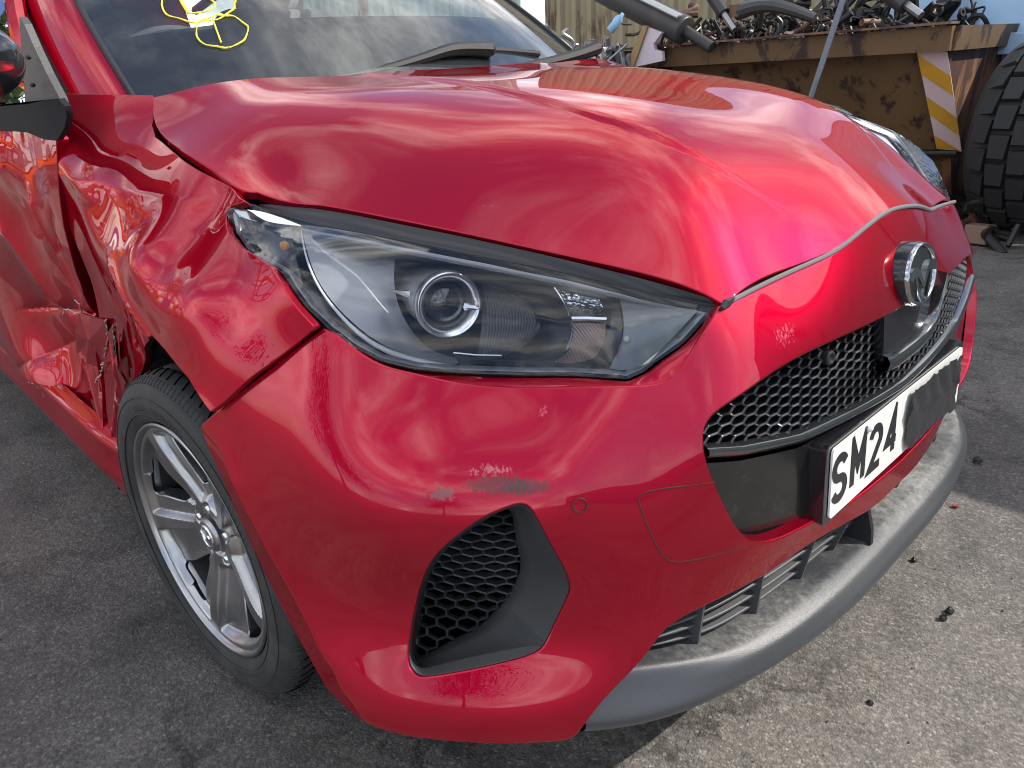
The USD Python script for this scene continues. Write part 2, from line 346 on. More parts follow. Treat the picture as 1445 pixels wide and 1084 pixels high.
def sym(pts):
    p = np.asarray(pts, float); q = p[p[:, 1] < -.01]; return np.vstack([p, q*[1, -1, 1]])
def pk(lst, ax='y'): return np.array([on(u, v, ax, c) for u, v, c in lst])

# --- bonnet
hood_side = pk([(218, 136, -.66), (219, 166, -.685), (226, 186, -.70), (259, 213, -.715), (309, 244, -.715), (345, 262, -.705), (365, 282, -.69)])
hood_lamp = pk([(453, 290, -.64), (552, 308, -.595), (652, 328, -.55), (800, 361, -.485), (932, 394, -.43), (1019, 420, -.40)])
strip_r = np.array([(.717, -.40, .762), (.727, -.28, .773), (.744, -.19, .784), (.750, -.15, .793), (.752, -.11, .803), (.751, -.06, .811), (.748, 0, .814)])
hood_mid = [(-.22, 0, 1.022), (0, 0, 1.010), (.2, 0, .994), (.4, 0, .966), (.55, 0, .928), (.67, 0, .872),
            (-.22, -.35, 1.022), (0, -.35, 1.008), (.2, -.35, .983), (.4, -.35, .945), (.53, -.34, .908), (.63, -.33, .858),
            (-.1, -.58, .985), (.1, -.55, .948), (.3, -.5, .908), (.48, -.43, .872), (-.28, -.6, 1.022)]
hood_ctrl = sym(np.vstack([hood_side, hood_lamp, strip_r, hood_mid]))
def sstep(t): t = np.clip(t, 0, 1); return t*t*(3-2*t)
def hood_extra(ab):
    x, y = ab[:, 0], np.abs(ab[:, 1])
    yc = CubicSpline([-.3, .1, .25, .4, .55, .615, .70, .76], [.265, .268, .281, .290, .261, .235, .183, .145])(np.clip(x, -.3, .76)); w = np.interp(x, [-.3, .3, .75], [.030, .020, .022])
    return .0065*(1-sstep((y-yc)/w+.5))*np.interp(x, [-.3, 0, .5, .69], [.4, 1, .9, .0])
HOOD = HoodF(hood_ctrl, smooth=2.5e-4, extra=hood_extra, blur=.034)
def loop_sym(right):
    """closed outline from its right half (domain points, front centre ... rear centre), mirrored in the second (hood) coordinate"""
    r = np.asarray(right, float); l = r[::-1]*[1, -1]; return np.vstack([r, l])
yy_ = np.linspace(0, -.64, 12)
rear = np.column_stack([-.205-.18*yy_**2, yy_])
def crv(p, n): return spline(p, n)
hood_out = np.vstack([crv(strip_r[::-1, :2], 24), crv(hood_lamp[::-1, :2], 24)[1:], crv(hood_side[::-1, :2], 24), rear[::-1]])
hood_poly = loop_sym(hood_out)
put('bonnet', CAR, *[x for x in (lambda t: (t[0], t[1], PAINT_HOOD, t[2]))(sheet(HOOD, hood_poly, h=.008))])

# --- bumper
strip_b = strip_r.copy()
B_top = strip_b[::-1]
gr_top = pk([(1292, 420, .807), (1245, 447, .805), (1159, 488, .79), (1093, 523, .775), (1043, 560, .766)], 'x')
gr_tip = np.array([(.758, -.484, .633)])
gr_low = pk([(998, 652, .765), (1006, 679, .772), (1020, 712, .78), (1040, 749, .79), (1062, 768, .80), (1100, 766, .812)], 'x')
gr_low = np.vstack([gr_low, [(.826, -.2, .412), (.832, 0, .408)]])
red_low = np.vstack([pk([(812, 1037, .705), (849, 988, .722), (910, 923, .743), (944, 882, .752), (1023, 840, .777), (1111, 789, .80), (1176, 747, .82), (1232, 715, .83)], 'x'), [(.833, 0, .368)]])
bot = pk([(480, 990, .235), (533, 1027, .23), (603, 1043, .23), (685, 1048, .23), (800, 1045, .23)], 'z')
arch = pk([(282, 605, -.865), (312, 670, -.862), (362, 781, -.857), (412, 881, -.852), (462, 970, -.85)])
fgap = pk([(453, 466, -.76), (399, 506, -.79), (349, 546, -.825), (282, 602, -.865)])
crest = pk([(1019, 446, -.42), (982, 492, -.455), (946, 532, -.485), (913, 549, -.52), (850, 548, -.555), (733, 545, -.612), (650, 540, -.66), (586, 530, -.70), (540, 518, -.725), (505, 500, -.742), (470, 476, -.757)])
ridge = pk([(500, 680, -.80), (600, 690, -.755), (700, 685, -.692), (790, 680, -.64), (900, 640, -.545)])
upper = pk([(480, 600, -.785), (560, 600, -.735), (700, 600, -.66), (850, 600, -.575), (380, 600, -.825), (950, 575, -.495), (440, 530, -.785)])
body = [(.78, 0, .765), (.775, -.2, .735), (.745, -.395, .717), (.828, 0, .55), (.818, -.2, .55), (.79, -.4, .55),
        (.778, -.48, .46), (.722, -.58, .46), (.672, -.64, .455), (.612, -.70, .45), (.55, -.755, .45), (.45, -.807, .45), (.31, -.85, .45),
        (.715, -.605, .34), (.672, -.65, .335), (.612, -.71, .33), (.55, -.763, .33), (.45, -.815, .33), (.33, -.848, .33),
        (.705, -.675, .262), (.636, -.755, .262), (.574, -.805, .262), (.51, -.84, .262)]
bumper_ctrl = sym(np.vstack([strip_b, gr_top, gr_tip, gr_low, red_low, bot, arch, fgap, crest, ridge, upper, body]))
_az = np.array([(math.atan2(p_[1], p_[0]-BX), p_[2]) for p_ in arch]); _az = _az[np.argsort(_az[:, 1])]
def bumper_fold(ab):
    """fold that runs down the bumper a hand's breadth ahead of the wheel arch"""
    sd = (-np.abs(ab[:, 0])-np.interp(ab[:, 1], _az[:, 1], _az[:, 0]))*-1.0; sd = np.abs(np.interp(ab[:, 1], _az[:, 1], _az[:, 0]))-np.abs(ab[:, 0]); q = sd*.9
    w = np.interp(ab[:, 1], [.2, .57], [.055, .040]); t = np.where(q < w, q/w, 1-(q-w)/.10); t = np.clip(t, 0, 1)
    return .011*t*np.where(q < w, 1, t)*np.interp(ab[:, 1], [.2, .3, .52, .60], [.3, 1, 1, 0])
BUMP = BumperF(bumper_ctrl, smooth=2.5e-4, blur=.03, extra=bumper_fold)
bi = lambda p: BUMP.inv(np.asarray(p, float))[0]
red_hit = BUMP.hit(np.array([(812, 1037), (849, 988), (910, 923), (944, 882), (1023, 840), (1111, 789), (1176, 747), (1232, 715)], float))
gap_top = B_top*1; gap_top = gap_top+[.004, 0, -.007]
gap_f = fgap*1; gap_f[:, 0] += .003
b_right = np.vstack([crv(bi(gap_top), 26), [bi(np.array([on(1020, 436, 'y', -.41)]))[0]], crv(bi(crest), 40), crv(bi(gap_f), 16), crv(bi(arch), 20)[1:], crv(bi(bot), 20), crv(np.vstack([red_hit, [[0, red_hit[-1, 1]+.002]]]), 40)])
def loop_b(r): r = np.asarray(r); return np.vstack([r, r[::-1]*[-1, 1]])
b_poly = loop_b(b_right)
g_right = crv(bi(np.vstack([gr_top[1:], gr_tip, gr_low[:-1]])), 60)
g_poly = loop_b(np.vstack([bi(gr_top[:1]), g_right, bi(gr_low[-1:])]))
fog_px = [(717, 713), (732, 709), (747, 713), (776, 760), (800, 805), (807, 828), (803, 846), (776, 902), (758, 923), (688, 943), (611, 957), (590, 957), (578, 948), (573, 932), (581, 867), (599, 805), (620, 775), (658, 743), (688, 725)]
fog_poly = BUMP.hit(np.array(fog_px, float))
fog_poly = spline(fog_poly, 90, closed=True)
bv, bf, bn = sheet(BUMP, b_poly, [g_poly, fog_poly, fog_poly*[-1, 1]], h=.011, depth=.018, r=.003)
put('bumper', CAR, bv, bf, PAINT_BUMPER, bn)

# --- front wing (right side, crushed)
wing_px = [(93, 133, -.76), (150, 134, -.71), (214, 135, -.665), (213, 177, -.695), (218, 194, -.71), (246, 217, -.722), (293, 248, -.722), (330, 271, -.713), (344, 284, -.705),
           (325, 290, -.735), (319, 304, -.748), (320, 326, -.757), (340, 350, -.765), (380, 376, -.775), (396, 400, -.78), (416, 433, -.78), (443, 463, -.77),
           (400, 498, -.795), (352, 533, -.828), (316, 566, -.85), (297, 580, -.862),
           (266, 533, -.862), (233, 493, -.858), (214, 472, -.85), (204, 500, -.805), (190, 540, -.80), (178, 575, -.80), (168, 620, -.805), (166, 690, -.83),
           (158, 655, -.82), (150, 580, -.80), (146, 520, -.795), (139, 440, -.785), (128, 395, -.785), (110, 350, -.795), (95, 310, -.80), (86, 255, -.803), (82, 205, -.80), (90, 180, -.785)]
wing_in = [(199, 453, -.852), (173, 416, -.842), (160, 396, -.83), (190, 475, -.80), (163, 440, -.79), (150, 220, -.775), (120, 330, -.795),
           (250, 330, -.795), (270, 400, -.832), (330, 450, -.815), (310, 510, -.842), (260, 470, -.853), (220, 400, -.842)]
def bump_at(u, v, y, amp, rx, rz, rot=0.0):
    c = on(u, v, 'y', y)
    def fn(ab):
        dx, dz = ab[:, 0]-c[0], ab[:, 1]-c[2]; a = dx*math.cos(rot)+dz*math.sin(rot); b = -dx*math.sin(rot)+dz*math.cos(rot); return amp*np.exp(-(a/rx)**2-(b/rz)**2)
    return fn
wing_b = [bump_at(165, 295, -.785, .019, .085, .055, -.3), bump_at(205, 362, -.83, -.015, .05, .045), bump_at(120, 245, -.785, -.006, .10, .018, -.35), bump_at(240, 255, -.74, .002, .10, .03, -.5),
          bump_at(240, 395, -.83, -.006, .10, .08)]
def crease(p0, p1, y, amp, w, wl=.25):
    """sharp fold along a line seen between two pixels"""
    a, b = on(*p0, 'y', y)[[0, 2]], on(*p1, 'y', y)[[0, 2]]; L_ = np.linalg.norm(b-a); t_ = (b-a)/L_; n_ = np.array([-t_[1], t_[0]])
    def fn(ab):
        q = ab-a; u = q@t_/L_; d = q@n_; return amp*np.exp(-np.abs(d)/w)*sstep(np.clip((u+wl)/wl, 0, 1))*sstep(np.clip((1+wl-u)/wl, 0, 1))
    return fn
wing_b += [crease((150, 388), (300, 575), -.852, -.010, .016), crease((88, 238), (250, 290), -.785, -.005, .03), crease((180, 350), (312, 322), -.81, -.003, .02), crease((150, 400), (172, 480), -.815, .010, .012), crease((160, 500), (158, 640), -.81, -.010, .010), crease((180, 520), (172, 600), -.80, .006, .008)]
def wing_extra(ab): return sum(f(ab) for f in wing_b)+.0016*(meshkit.fbm(np.column_stack([ab*12, 0*ab[:, 0]]), 2, 3)-.5)
WING = SideF(np.vstack([pk(wing_px), pk(wing_in)]), smooth=1e-4, extra=wing_extra, blur=.022)
wing_poly = WING.hit(np.array(wing_px)[:, :2], .5, 2.6)
put('front_wing', CAR, *(lambda t: (t[0], t[1], PAINT_DENT, t[2]))(sheet(WING, wing_poly, h=.008, r=.0015)), label='crushed and rippled red front wing')

class FuncF(PlaneF):
    """sheet over a plane whose height is a given function"""
    def __init__(s, o, e1, e2, fun):
        s.o = np.array(o, float); s.e1 = np.array(e1, float)/np.linalg.norm(e1); n = np.cross(s.e1, e2); s.n = n/np.linalg.norm(n); s.e2 = np.cross(s.n, s.e1); s.fun = fun
    def val(s, ab): return s.fun(np.asarray(ab, float).reshape(-1, 2))
def shifted(field, d):
    """the same sheet a little deeper in the car"""
    import copy
    g = copy.copy(field); old = field.extra
    g.extra = lambda ab: (old(ab) if old else 0)+d
    return g
def both(name, v, f, n, mt, **k):
    put(name, CAR, v, f, mt, n, **k); put(name, CAR, *(lambda t: (t[0], t[1], mt, t[2]))(mirror(v, f, n)))
def sweep(name, sections, mt, parent=CAR, flip=False, **k):
    v, f, n = grid_mesh(np.asarray(sections, float), flip); return put(name, parent, v, f, mt, n, **k)

# --- doors, sill and the rest of the body shell
door_px = [(79, 196, -.808), (80, 250, -.812), (90, 320, -.808), (103, 370, -.80), (118, 415, -.785), (135, 470, -.785), (140, 530, -.79), (146, 590, -.802), (152, 640, -.822)]
door_in = [(0, 250, -.825), (0, 320, -.83), (0, 400, -.825), (0, 470, -.825), (30, 300, -.80), (60, 330, -.805), (60, 400, -.795), (90, 450, -.762), (110, 500, -.758), (120, 560, -.785), (60, 500, -.805), (30, 540, -.825), (100, 600, -.82), (20, 360, -.815), (95, 400, -.785), (60, 230, -.815), (115, 460, -.765)]
door_b = [crease((62, 290), (112, 440), -.795, -.012, .02), crease((20, 330), (105, 520), -.81, -.012, .03), crease((112, 330), (128, 430), -.795, .010, .012), crease((60, 436), (135, 445), -.785, .014, .012, .4), crease((100, 450), (118, 640), -.79, -.012, .014),
          crease((70, 470), (150, 600), -.80, -.008, .02), crease((0, 500), (60, 565), -.83, .008, .02), crease((78, 300), (84, 400), -.80, .006, .01), crease((40, 520), (90, 470), -.81, .008, .02)]
DOOR = SideF(np.vstack([pk(door_px), pk(door_in), [(-1.45, -.835, .3), (-1.45, -.842, .6), (-1.45, -.82, .98), (-.9, -.80, 1.01), (-1.1, -.838, .7), (-1.1, -.836, .32), (-.62, -.79, 1.0)]]), smooth=4e-6,
             extra=lambda ab: .010*np.exp(-((ab[:, 0]+.72-.10*(ab[:, 1]-.6))/.05)**2)*np.exp(-((ab[:, 1]-.62)/.16)**2)-.008*np.exp(-((ab[:, 0]+.60)/.035)**2)*np.exp(-((ab[:, 1]-.50)/.10)**2)
             + sum(f(ab) for f in door_b) + .012*(meshkit.fbm(np.column_stack([ab*9, 0*ab[:, 0]]), 2, 3)-.5)*np.exp(-((ab[:, 0]+.65)/.3)**2))
dp = DOOR.inv(pk(door_px))[0]
door_poly = np.vstack([dp, [(-.95, .285), (-1.40, .29), (-1.40, 1.005), (-.9, 1.0), (-.5, .985)]])
put('front_door', CAR, *(lambda t: (t[0], t[1], PAINT_DENT, t[2]))(sheet(DOOR, door_poly, h=.0055, depth=.02)), label='dented and creased red front door')
BARE = plain('bare_torn_metal', (.45, .44, .44), .35, .9, bump=.5, scale=90)
def shard(px, y, bend, mt, nm, lab=None):
    q = pk([(u, v, y+b) for (u, v), b in zip(px, bend)]); c = q.mean(0)+[0, -.004, 0]; k = len(q)
    t_ = trimesh.Trimesh(np.vstack([q, [c]]), [[i, (i+1) % k, k] for i in range(k)], process=False); t2 = t_.copy(); t2.vertices = t2.vertices+[0, .004, 0]; t2.faces = t2.faces[:, ::-1]
    putm(nm, CAR, cat_m([t_, t2]), mt, smooth=False, label=lab)
shard([(112, 442), (128, 446), (150, 452), (152, 492), (143, 520), (122, 512), (110, 500), (106, 470)], -.790, [0, .006, -.003, .0, .005, -.004, .003, -.005], PAINT_DENT, 'torn_flap', 'torn red flap of the door skin')
shard([(152, 470), (160, 456), (163, 480), (166, 520), (178, 540), (172, 552), (160, 530), (156, 500)], -.812, [0, -.006, .004, -.008, 0, .006, -.004, 0], PAINT_DENT, 'torn_flap')
def seam(px, y, r=.0014, lab=None):
    q = polyline(pk([(u, v, y) for u, v in px]), .006, closed=False); r_ = np.random.default_rng(int(px[0][0]*7+px[0][1])); q = q+r_.normal(0, .0012, q.shape); putm('torn_edge', CAR, tube(q, r*r_.uniform(.4, 1.3, len(q)), 5), BARE, label=lab)
seam([(88, 446), (92, 438), (100, 437), (106, 443), (114, 441), (113, 430), (106, 423)], -.797, lab='bright torn metal edge of the door skin')
seam([(143, 516), (147, 512), (141, 530), (134, 540)], -.800, .0018)
seam([(150, 452), (152, 480), (147, 505)], -.793); seam([(160, 458), (163, 482), (161, 505)], -.815); seam([(34, 538), (48, 541), (60, 552), (62, 559)], -.832, .0011)
xs = np.linspace(-.41, -2.15, 40)
prof = [(-.800, .300), (-.826, .282), (-.834, .262), (-.832, .235), (-.842, .212), (-.842, .185), (-.822, .160), (-.77, .150)]
sill = np.array([[(x, y+.012*math.exp(-((x+.5)/.12)**2)*(1 if z > .2 else .4), z) for (y, z) in prof] for x in xs])
v, f, n = grid_mesh(sill, flip=True); both('sill', v, f, n, PAINT)
SIDE2 = SideF(np.array([(-.48, -.79, 1.0), (-.48, -.838, .7), (-.48, -.84, .3), (-1.4, -.81, 1.0), (-1.4, -.842, .65), (-1.4, -.836, .29), (-2.2, -.79, 1.02), (-2.2, -.85, .65), (-2.2, -.84, .29), (-2.56, -.862, .65), (-3.0, -.66, .98), (-3.0, -.78, .6), (-3.0, -.76, .3), (-.1, -.79, .85), (-.1, -.862, .64), (.3, -.79, .78), (.3, -.845, .6), (-.2, -.70, .985), (.1, -.715, .885)]), smooth=1e-5)
def arc(cx, r, a0, a1, n, cz=.297): a = np.radians(np.linspace(a0, a1, n)); return np.column_stack([cx+r*np.cos(a), cz+r*np.sin(a)])
rear_q = np.vstack([[(-1.408, .29), (-1.408, 1.005), (-2.2, 1.02), (-2.99, .98), (-3.0, .3), (-2.93, .25)], arc(-2.56, .345, -5, 185, 24)])
v, f, n = sheet(SIDE2, rear_q, h=.05, step=.03); both('rear_side_panel', v, f, n, PAINT)
d2 = np.array([(-.485, .99), (-.485, .285), (-1.40, .29), (-1.40, 1.005)])
v, f, n = sheet(SIDE2, d2, h=.04, step=.02); put('front_door', CAR, *(lambda t: (t[0], t[1], PAINT, t[2]))(mirror(v, f, n)))
lw = WING.inv(pk([(217, 177, -.695), (252, 214, -.722), (299, 244, -.722), (336, 266, -.713), (350, 281, -.705), (319, 304, -.748), (340, 350, -.765), (396, 400, -.78), (443, 463, -.77), (352, 533, -.828), (316, 566, -.85)]))[0]
wl = np.vstack([[(-.48, .285), (-.48, 1.0), (-.27, 1.003)], lw, arc(0, .345, 48, 182, 24)])
WINGL = SideF(np.vstack([pk(wing_px[2:21]), [(-.48, -.79, 1.0), (-.48, -.838, .7), (-.48, -.84, .3), (-.1, -.80, .85), (-.1, -.862, .64), (-.3, -.86, .5), (-.3, -.845, .75), (-.2, -.77, .9)]]), smooth=1e-5)
v, f, n = sheet(WINGL, wl, h=.02, step=.01); put('front_wing', CAR, *(lambda t: (t[0], t[1], PAINT, t[2]))(mirror(v, f, n)))
# tailgate and roof
roof_rows = [[(-.98, y*.54, 1.405+.03*(1-y*y)) for y in np.linspace(-1, 1, 9)], [(-1.5, y*.56, 1.46+.04*(1-y*y)) for y in np.linspace(-1, 1, 9)], [(-2.3, y*.55, 1.45+.04*(1-y*y)) for y in np.linspace(-1, 1, 9)], [(-2.85, y*.52, 1.36+.03*(1-y*y)) for y in np.linspace(-1, 1, 9)]]
v, f, n = grid_mesh(loft(roof_rows, 24, 24), flip=False); put('roof', CAR, v, f, PAINT, n)
tg = [[(-2.86, y*.52, 1.35) for y in np.linspace(-1, 1, 7)], [(-3.02, y*.64, 1.0) for y in np.linspace(-1, 1, 7)], [(-3.09, y*.74, .6) for y in np.linspace(-1, 1, 7)], [(-3.02, y*.74, .26) for y in np.linspace(-1, 1, 7)]]
v, f, n = grid_mesh(loft(tg, 14, 14)); put('tailgate', CAR, v, f, PAINT, n)

# --- dark structure behind the panels (inner wings, bonnet frame), so that gaps look into shade
INNER = plain('inner_panel_dark', (.010, .010, .011), .7)
hi_ = sheet(shifted(HOOD, -.035), hood_poly*[.985, .97], h=.04, step=.03, depth=.01); put('bonnet_frame', CAR, hi_[0], hi_[1], INNER, hi_[2])
bay = box((.75, 1.30, .45), (.18, 0, .60), bev=.03); putm('engine_bay', CAR, box((.60, .95, .26), (.08, 0, .57), bev=.03), VOID)
putm('hinge_pillar', CAR, box((.30, .10, .62), (-.50, -.68, .55), bev=.02), VOID); bulk = box((.05, 1.45, .75), (-.45, 0, .60), bev=.01); putm('bulkhead', CAR, bulk, VOID)
crash = np.array([[(BX+rr*math.cos(t), rr*math.sin(t), z) for z in (.27, .5, .66)] for t, rr in [(t, .86+.10*abs(math.sin(t))-.02) for t in np.linspace(-.85, .85, 30)]])
v, f, n = grid_mesh(crash, flip=True); put('crash_beam', CAR, v, f, VOID, n)
putm('floor_pan', CAR, box((3.5, 1.45, .05), (-1.35, 0, .24), bev=.01), VOID)
for s in (-1, 1):
    for cx in (0, -2.56):
        a = np.radians(np.linspace(-10, 190, 30))
        lin = np.array([[(cx+.352*math.cos(t), s*y, .297+.352*math.sin(t)) for y in (.52, .60, .70, .79)] for t in a])
        v, f, n = grid_mesh(lin, flip=s > 0); put('wheel_arch_liner', CAR, v, f, INNER, n)

# --- windscreen, pillars, cowl, wipers, cabin
ws_base = [(-.40, -.66, 1.000), (-.31, -.40, 1.018), (-.275, 0, 1.024), (-.31, .40, 1.018), (-.40, .66, 1.000)]
ws_mid = [(-.68, -.632, 1.180), (-.585, -.36, 1.215), (-.55, 0, 1.222), (-.585, .36, 1.215), (-.68, .632, 1.180)]
ws_top = [(-1.04, -.555, 1.385), (-.98, -.32, 1.432), (-.96, 0, 1.442), (-.98, .32, 1.432), (-1.04, .555, 1.385)]
WS = loft([ws_base, ws_mid, ws_top], 40, 60)
GLASS = mat('window_glass', {
    'f': ('fresnel', {'IOR': 1.52}), 't': ('transparent_bsdf', {'color': (.84, .90, .89)}), 'gl': ('glossy_bsdf', {'color': (1, 1, 1), 'roughness': .0}),
    'm': ('mix_closure', {}), 'ma': ('math', {'math_type': 'multiply', 'value2': 1.25}),
    'g': ('geometry', {}), 'n': ('noise_texture', {'scale': 7.0, 'detail': 8.0, 'roughness': .7}), 'dr': ('rgb_ramp', {'ramp': [(0, (.004,)*3), (.5, (.012,)*3), (.7, (.03,)*3), (1, (.08,)*3)]}), 'di': ('diffuse_bsdf', {'color': (.55, .54, .52)}), 'm2': ('mix_closure', {})},
    [('f.fac', 'ma.value1'), ('ma.value', 'm.fac'), ('t.BSDF', 'm.closure1'), ('gl.BSDF', 'm.closure2'), ('g.position', 'n.vector'), ('n.fac', 'dr.fac'), ('dr.color', 'm2.fac'), ('m.closure', 'm2.closure1'), ('di.BSDF', 'm2.closure2')], surface='m2.closure')
TINT = mat('tinted_glass', {
    'f': ('fresnel', {'IOR': 1.52}), 't': ('transparent_bsdf', {'color': (.70, .74, .73)}), 'gl': ('glossy_bsdf', {'color': (1, 1, 1), 'roughness': .0}), 'm': ('mix_closure', {})},
    [('f.fac', 'm.fac'), ('t.BSDF', 'm.closure1'), ('gl.BSDF', 'm.closure2')], surface='m.closure')
v, f, n = grid_mesh(WS, flip=True); ws_path = put('windscreen', CAR, v, f, GLASS, n)
FRIT = plain('windscreen_black_border', (.012, .013, .016), .12)
wsn = n.reshape(40, 60, 3)
inset = WS+wsn*-.004*np.sign(wsn[..., 2:3])
v, f, n = grid_mesh(inset[:12], flip=True); put('black_border', ws_path, v, f, FRIT, n)
for sl in (slice(0, 4), slice(56, 60)):
    v, f, n = grid_mesh(inset[11:, sl], flip=True); put('black_border', ws_path, v, f, FRIT, n)
def on_ws(u, vv):
    """point of the windscreen seen at a pixel"""
    d = ray(u, vv)[0]; rel = WS.reshape(-1, 3)-CAM; t = rel@d/(d@d); e = np.linalg.norm(rel-t[:, None]*d, axis=1)
    e = np.where(t > 0, e, 9); k = np.argsort(e)[:6]
    w = 1/(e[k]+4e-3)**2; tt = (t[k]*w).sum()/w.sum(); return CAM+d*(tt-.006)
def ell(cx, cy, rx, ry, a0=0, a1=360, n=40, rot=0):
    a = np.radians(np.linspace(a0, a1, n)); x, y = rx*np.cos(a), ry*np.sin(a); c, s = math.cos(rot), math.sin(rot)
    return [(cx+x_*c-y_*s, cy+x_*s+y_*c) for x_, y_ in zip(x, y)]
CRAYON = plain('yellow_crayon', (.75, .62, .05), .8)
mark = [tube([on_ws(q[0]+1.5*math.sin(i*.7), q[1]+1.2*math.sin(i*1.3)) for i, q in [(j*.33, q_) for j, q_ in enumerate(ell(279, 3, 52, 28, n=120))]], np.abs(np.sin(np.arange(120)*.15))*.0009+.0011, 5), tube([on_ws(q[0]+1.2*math.sin(i*.9), q[1]+math.sin(i*1.1)) for i, q in [(j*.33, q_) for j, q_ in enumerate(ell(313, 44, 37, 23, -100, 272, n=120))]], np.abs(np.sin(np.arange(120)*.16+1))*.0009+.0011, 5),
        tube([on_ws(300+u*12, 27+u*33) for u in np.linspace(0, 1, 6)], .0018, 5),
        tube([on_ws(*q) for q in ((254, -2), (258, 6), (265, 17), (266, 19))], .0034, 5),
        tube([on_ws(*q) for q in spline([(266, 19), (280, 18), (296, 14), (304, 7), (298, 0), (285, -6)], 14)], .0019, 5)]
putm('crayon_mark', ws_path, cat_m(mark), CRAYON, label='yellow crayon rings and strokes')

def strip_pillar(s):
    a = np.array([[-.40, -.66, 1.0], [-.68, -.632, 1.182], [-1.04, -.555, 1.388]]); P = spline(a, 20)
    wdt = np.array([[.0, 0, 0], [-.012, -.016, .003], [-.040, -.040, -.002], [-.085, -.058, -.020], [-.105, -.062, -.035]])
    return np.array([[p+w*[1, 1, 1] for w in wdt] for p in P])*[1, s, 1]
for s in (1, -1):
    sweep('windscreen_pillar', strip_pillar(s), PAINT, flip=s > 0)
    b = strip_pillar(s)[:, 0]; putm('pillar_seal', CAR, tube(b+[.003, .004*s, .002], .006, 6), BLACK_PLASTIC)
    c = strip_pillar(s)[:, -1]; putm('pillar_seal', CAR, tube(c+[-.006, -.002*s, -.004], .009, 6), BLACK_PLASTIC)
    # second pillar that frames the small front quarter light, side glass, roof rail
    q = spline([(-.58, -.765*s, 1.0), (-.80, -.715*s, 1.17), (-1.06, -.63*s, 1.33), (-1.5, -.60*s, 1.43), (-2.3, -.60*s, 1.41), (-2.85, -.57*s, 1.30)], 30)
    putm('door_frame', CAR, tube(q, .020, 8), PAINT)
    sg = [[(-.60, -.775*s, 1.0), (-1.4, -.79*s, 1.0), (-2.7, -.70*s, 1.01)], [(-.82, -.71*s, 1.18), (-1.4, -.70*s, 1.22), (-2.75, -.64*s, 1.18)], [(-1.06, -.63*s, 1.33), (-1.45, -.61*s, 1.42), (-2.8, -.57*s, 1.31)]]
    v, f, n = grid_mesh(loft(sg, 10, 16), flip=s > 0); put('side_window', CAR, v, f, TINT, n)

cowl = [[(-.21-.18*y*y, y, 1.008-.035*y*y) for y in np.linspace(-.64, .64, 7)], [(-.25-.2*y*y, y, .985-.03*y*y) for y in np.linspace(-.64, .64, 7)], [(-.285-.24*y*y, y, 1.008-.03*y*y) for y in np.linspace(-.64, .64, 7)]]
v, f, n = grid_mesh(loft(cowl, 8, 30), flip=True); put('cowl_panel', CAR, v, f, BLACK_PLASTIC, n)
WIPER = plain('wiper_black', (.012, .012, .013), .55, specular_ior_level=.25)
def wiper(pts, blade):
    w = putm('wiper', CAR, tube(spline(pts, 30), np.interp(np.linspace(0, 1, 30), [0, .15, .5, 1], [.019, .016, .012, .008]), 8), WIPER)
    putm('blade', w, tube(spline(blade, 30), .008, 8), BLACK_PLASTIC); putm('pivot_cap', w, trimesh.creation.icosphere(subdivisions=2, radius=.017).apply_translation(pts[0]), WIPER)
def wsp(u, vv, lift): p = on_ws(u, vv); return p+np.array([.35, 0, .9])*lift
wiper([on(842, 68, 'x', -.27), on(800, 82, 'x', -.275), on(740, 95, 'x', -.27), on(690, 102, 'x', -.25), on(640, 107, 'x', -.235)], [on(760, 76, 'x', -.33), on(700, 71, 'x', -.33), on(640, 72, 'x', -.335), on(560, 82, 'x', -.35), on(488, 98, 'x', -.37)])
wiper([on(690, 70, 'x', -.30), on(640, 70, 'x', -.30), on(610, 78, 'x', -.30), on(550, 96, 'x', -.30), on(480, 111, 'x', -.30)], [on(640, 80, 'x', -.33), on(560, 92, 'x', -.33), on(520, 100, 'x', -.335), on(480, 107, 'x', -.34)])

DASH = plain('dashboard_dark', (.07, .07, .072), .6, bump=.2, scale=300)
db = [[(-.42-.2*y*y, y, .985) for y in np.linspace(-.68, .68, 7)], [(-.60, y, 1.015) for y in np.linspace(-.68, .68, 7)], [(-.82, y, 1.0) for y in np.linspace(-.68, .68, 7)], [(-.90, y, .90) for y in np.linspace(-.68, .68, 7)], [(-.88, y, .70) for y in np.linspace(-.68, .68, 7)]]
v, f, n = grid_mesh(loft(db, 20, 20), flip=True); put('dashboard', CAR, v, f, DASH, n)
a = np.linspace(0, 2*np.pi, 40)[:-1]; sw = np.column_stack([-.98+.07*np.sin(a)*1.2, -.36+.185*np.cos(a), .965+.17*np.sin(a)])
st = putm('steering_wheel', CAR, tube(sw, .016, 8, closed=True), plain('wheel_leather', (.05, .05, .052), .5))
putm('hub', st, box((.05, .16, .12), (-.96, -.36, .95), bev=.02), DASH)
SEAT = plain('seat_cloth', (.12, .12, .125), .9, bump=.3, scale=200)
for y in (-.36, .36):
    se = putm('seat', CAR, cat_m([box((.16, .48, .62), (-1.62, y, .93), rot=(0, -.25, 0), bev=.06), box((.5, .48, .16), (-1.35, y, .55), bev=.06)]), SEAT)
    putm('headrest', se, box((.10, .26, .18), (-1.72, y, 1.30), rot=(0, -.2, 0), bev=.04), SEAT)
pp = [on(u, vv, 'x', -.62) for u, vv in ((412, 60), (425, 52), (540, 50), (538, 76), (420, 78))]
def slab(pts, nrm, t):
    p = np.asarray(pts, float); k = len(p); vv_ = np.vstack([p, p-np.asarray(nrm)*t]); ff = []
    for i in range(1, k-1): ff += [[0, i, i+1], [k, k+i+1, k+i]]
    for i in range(k): j = (i+1) % k; ff += [[i, k+i, j], [j, k+i, k+j]]
    return trimesh.Trimesh(vv_, ff, process=False)
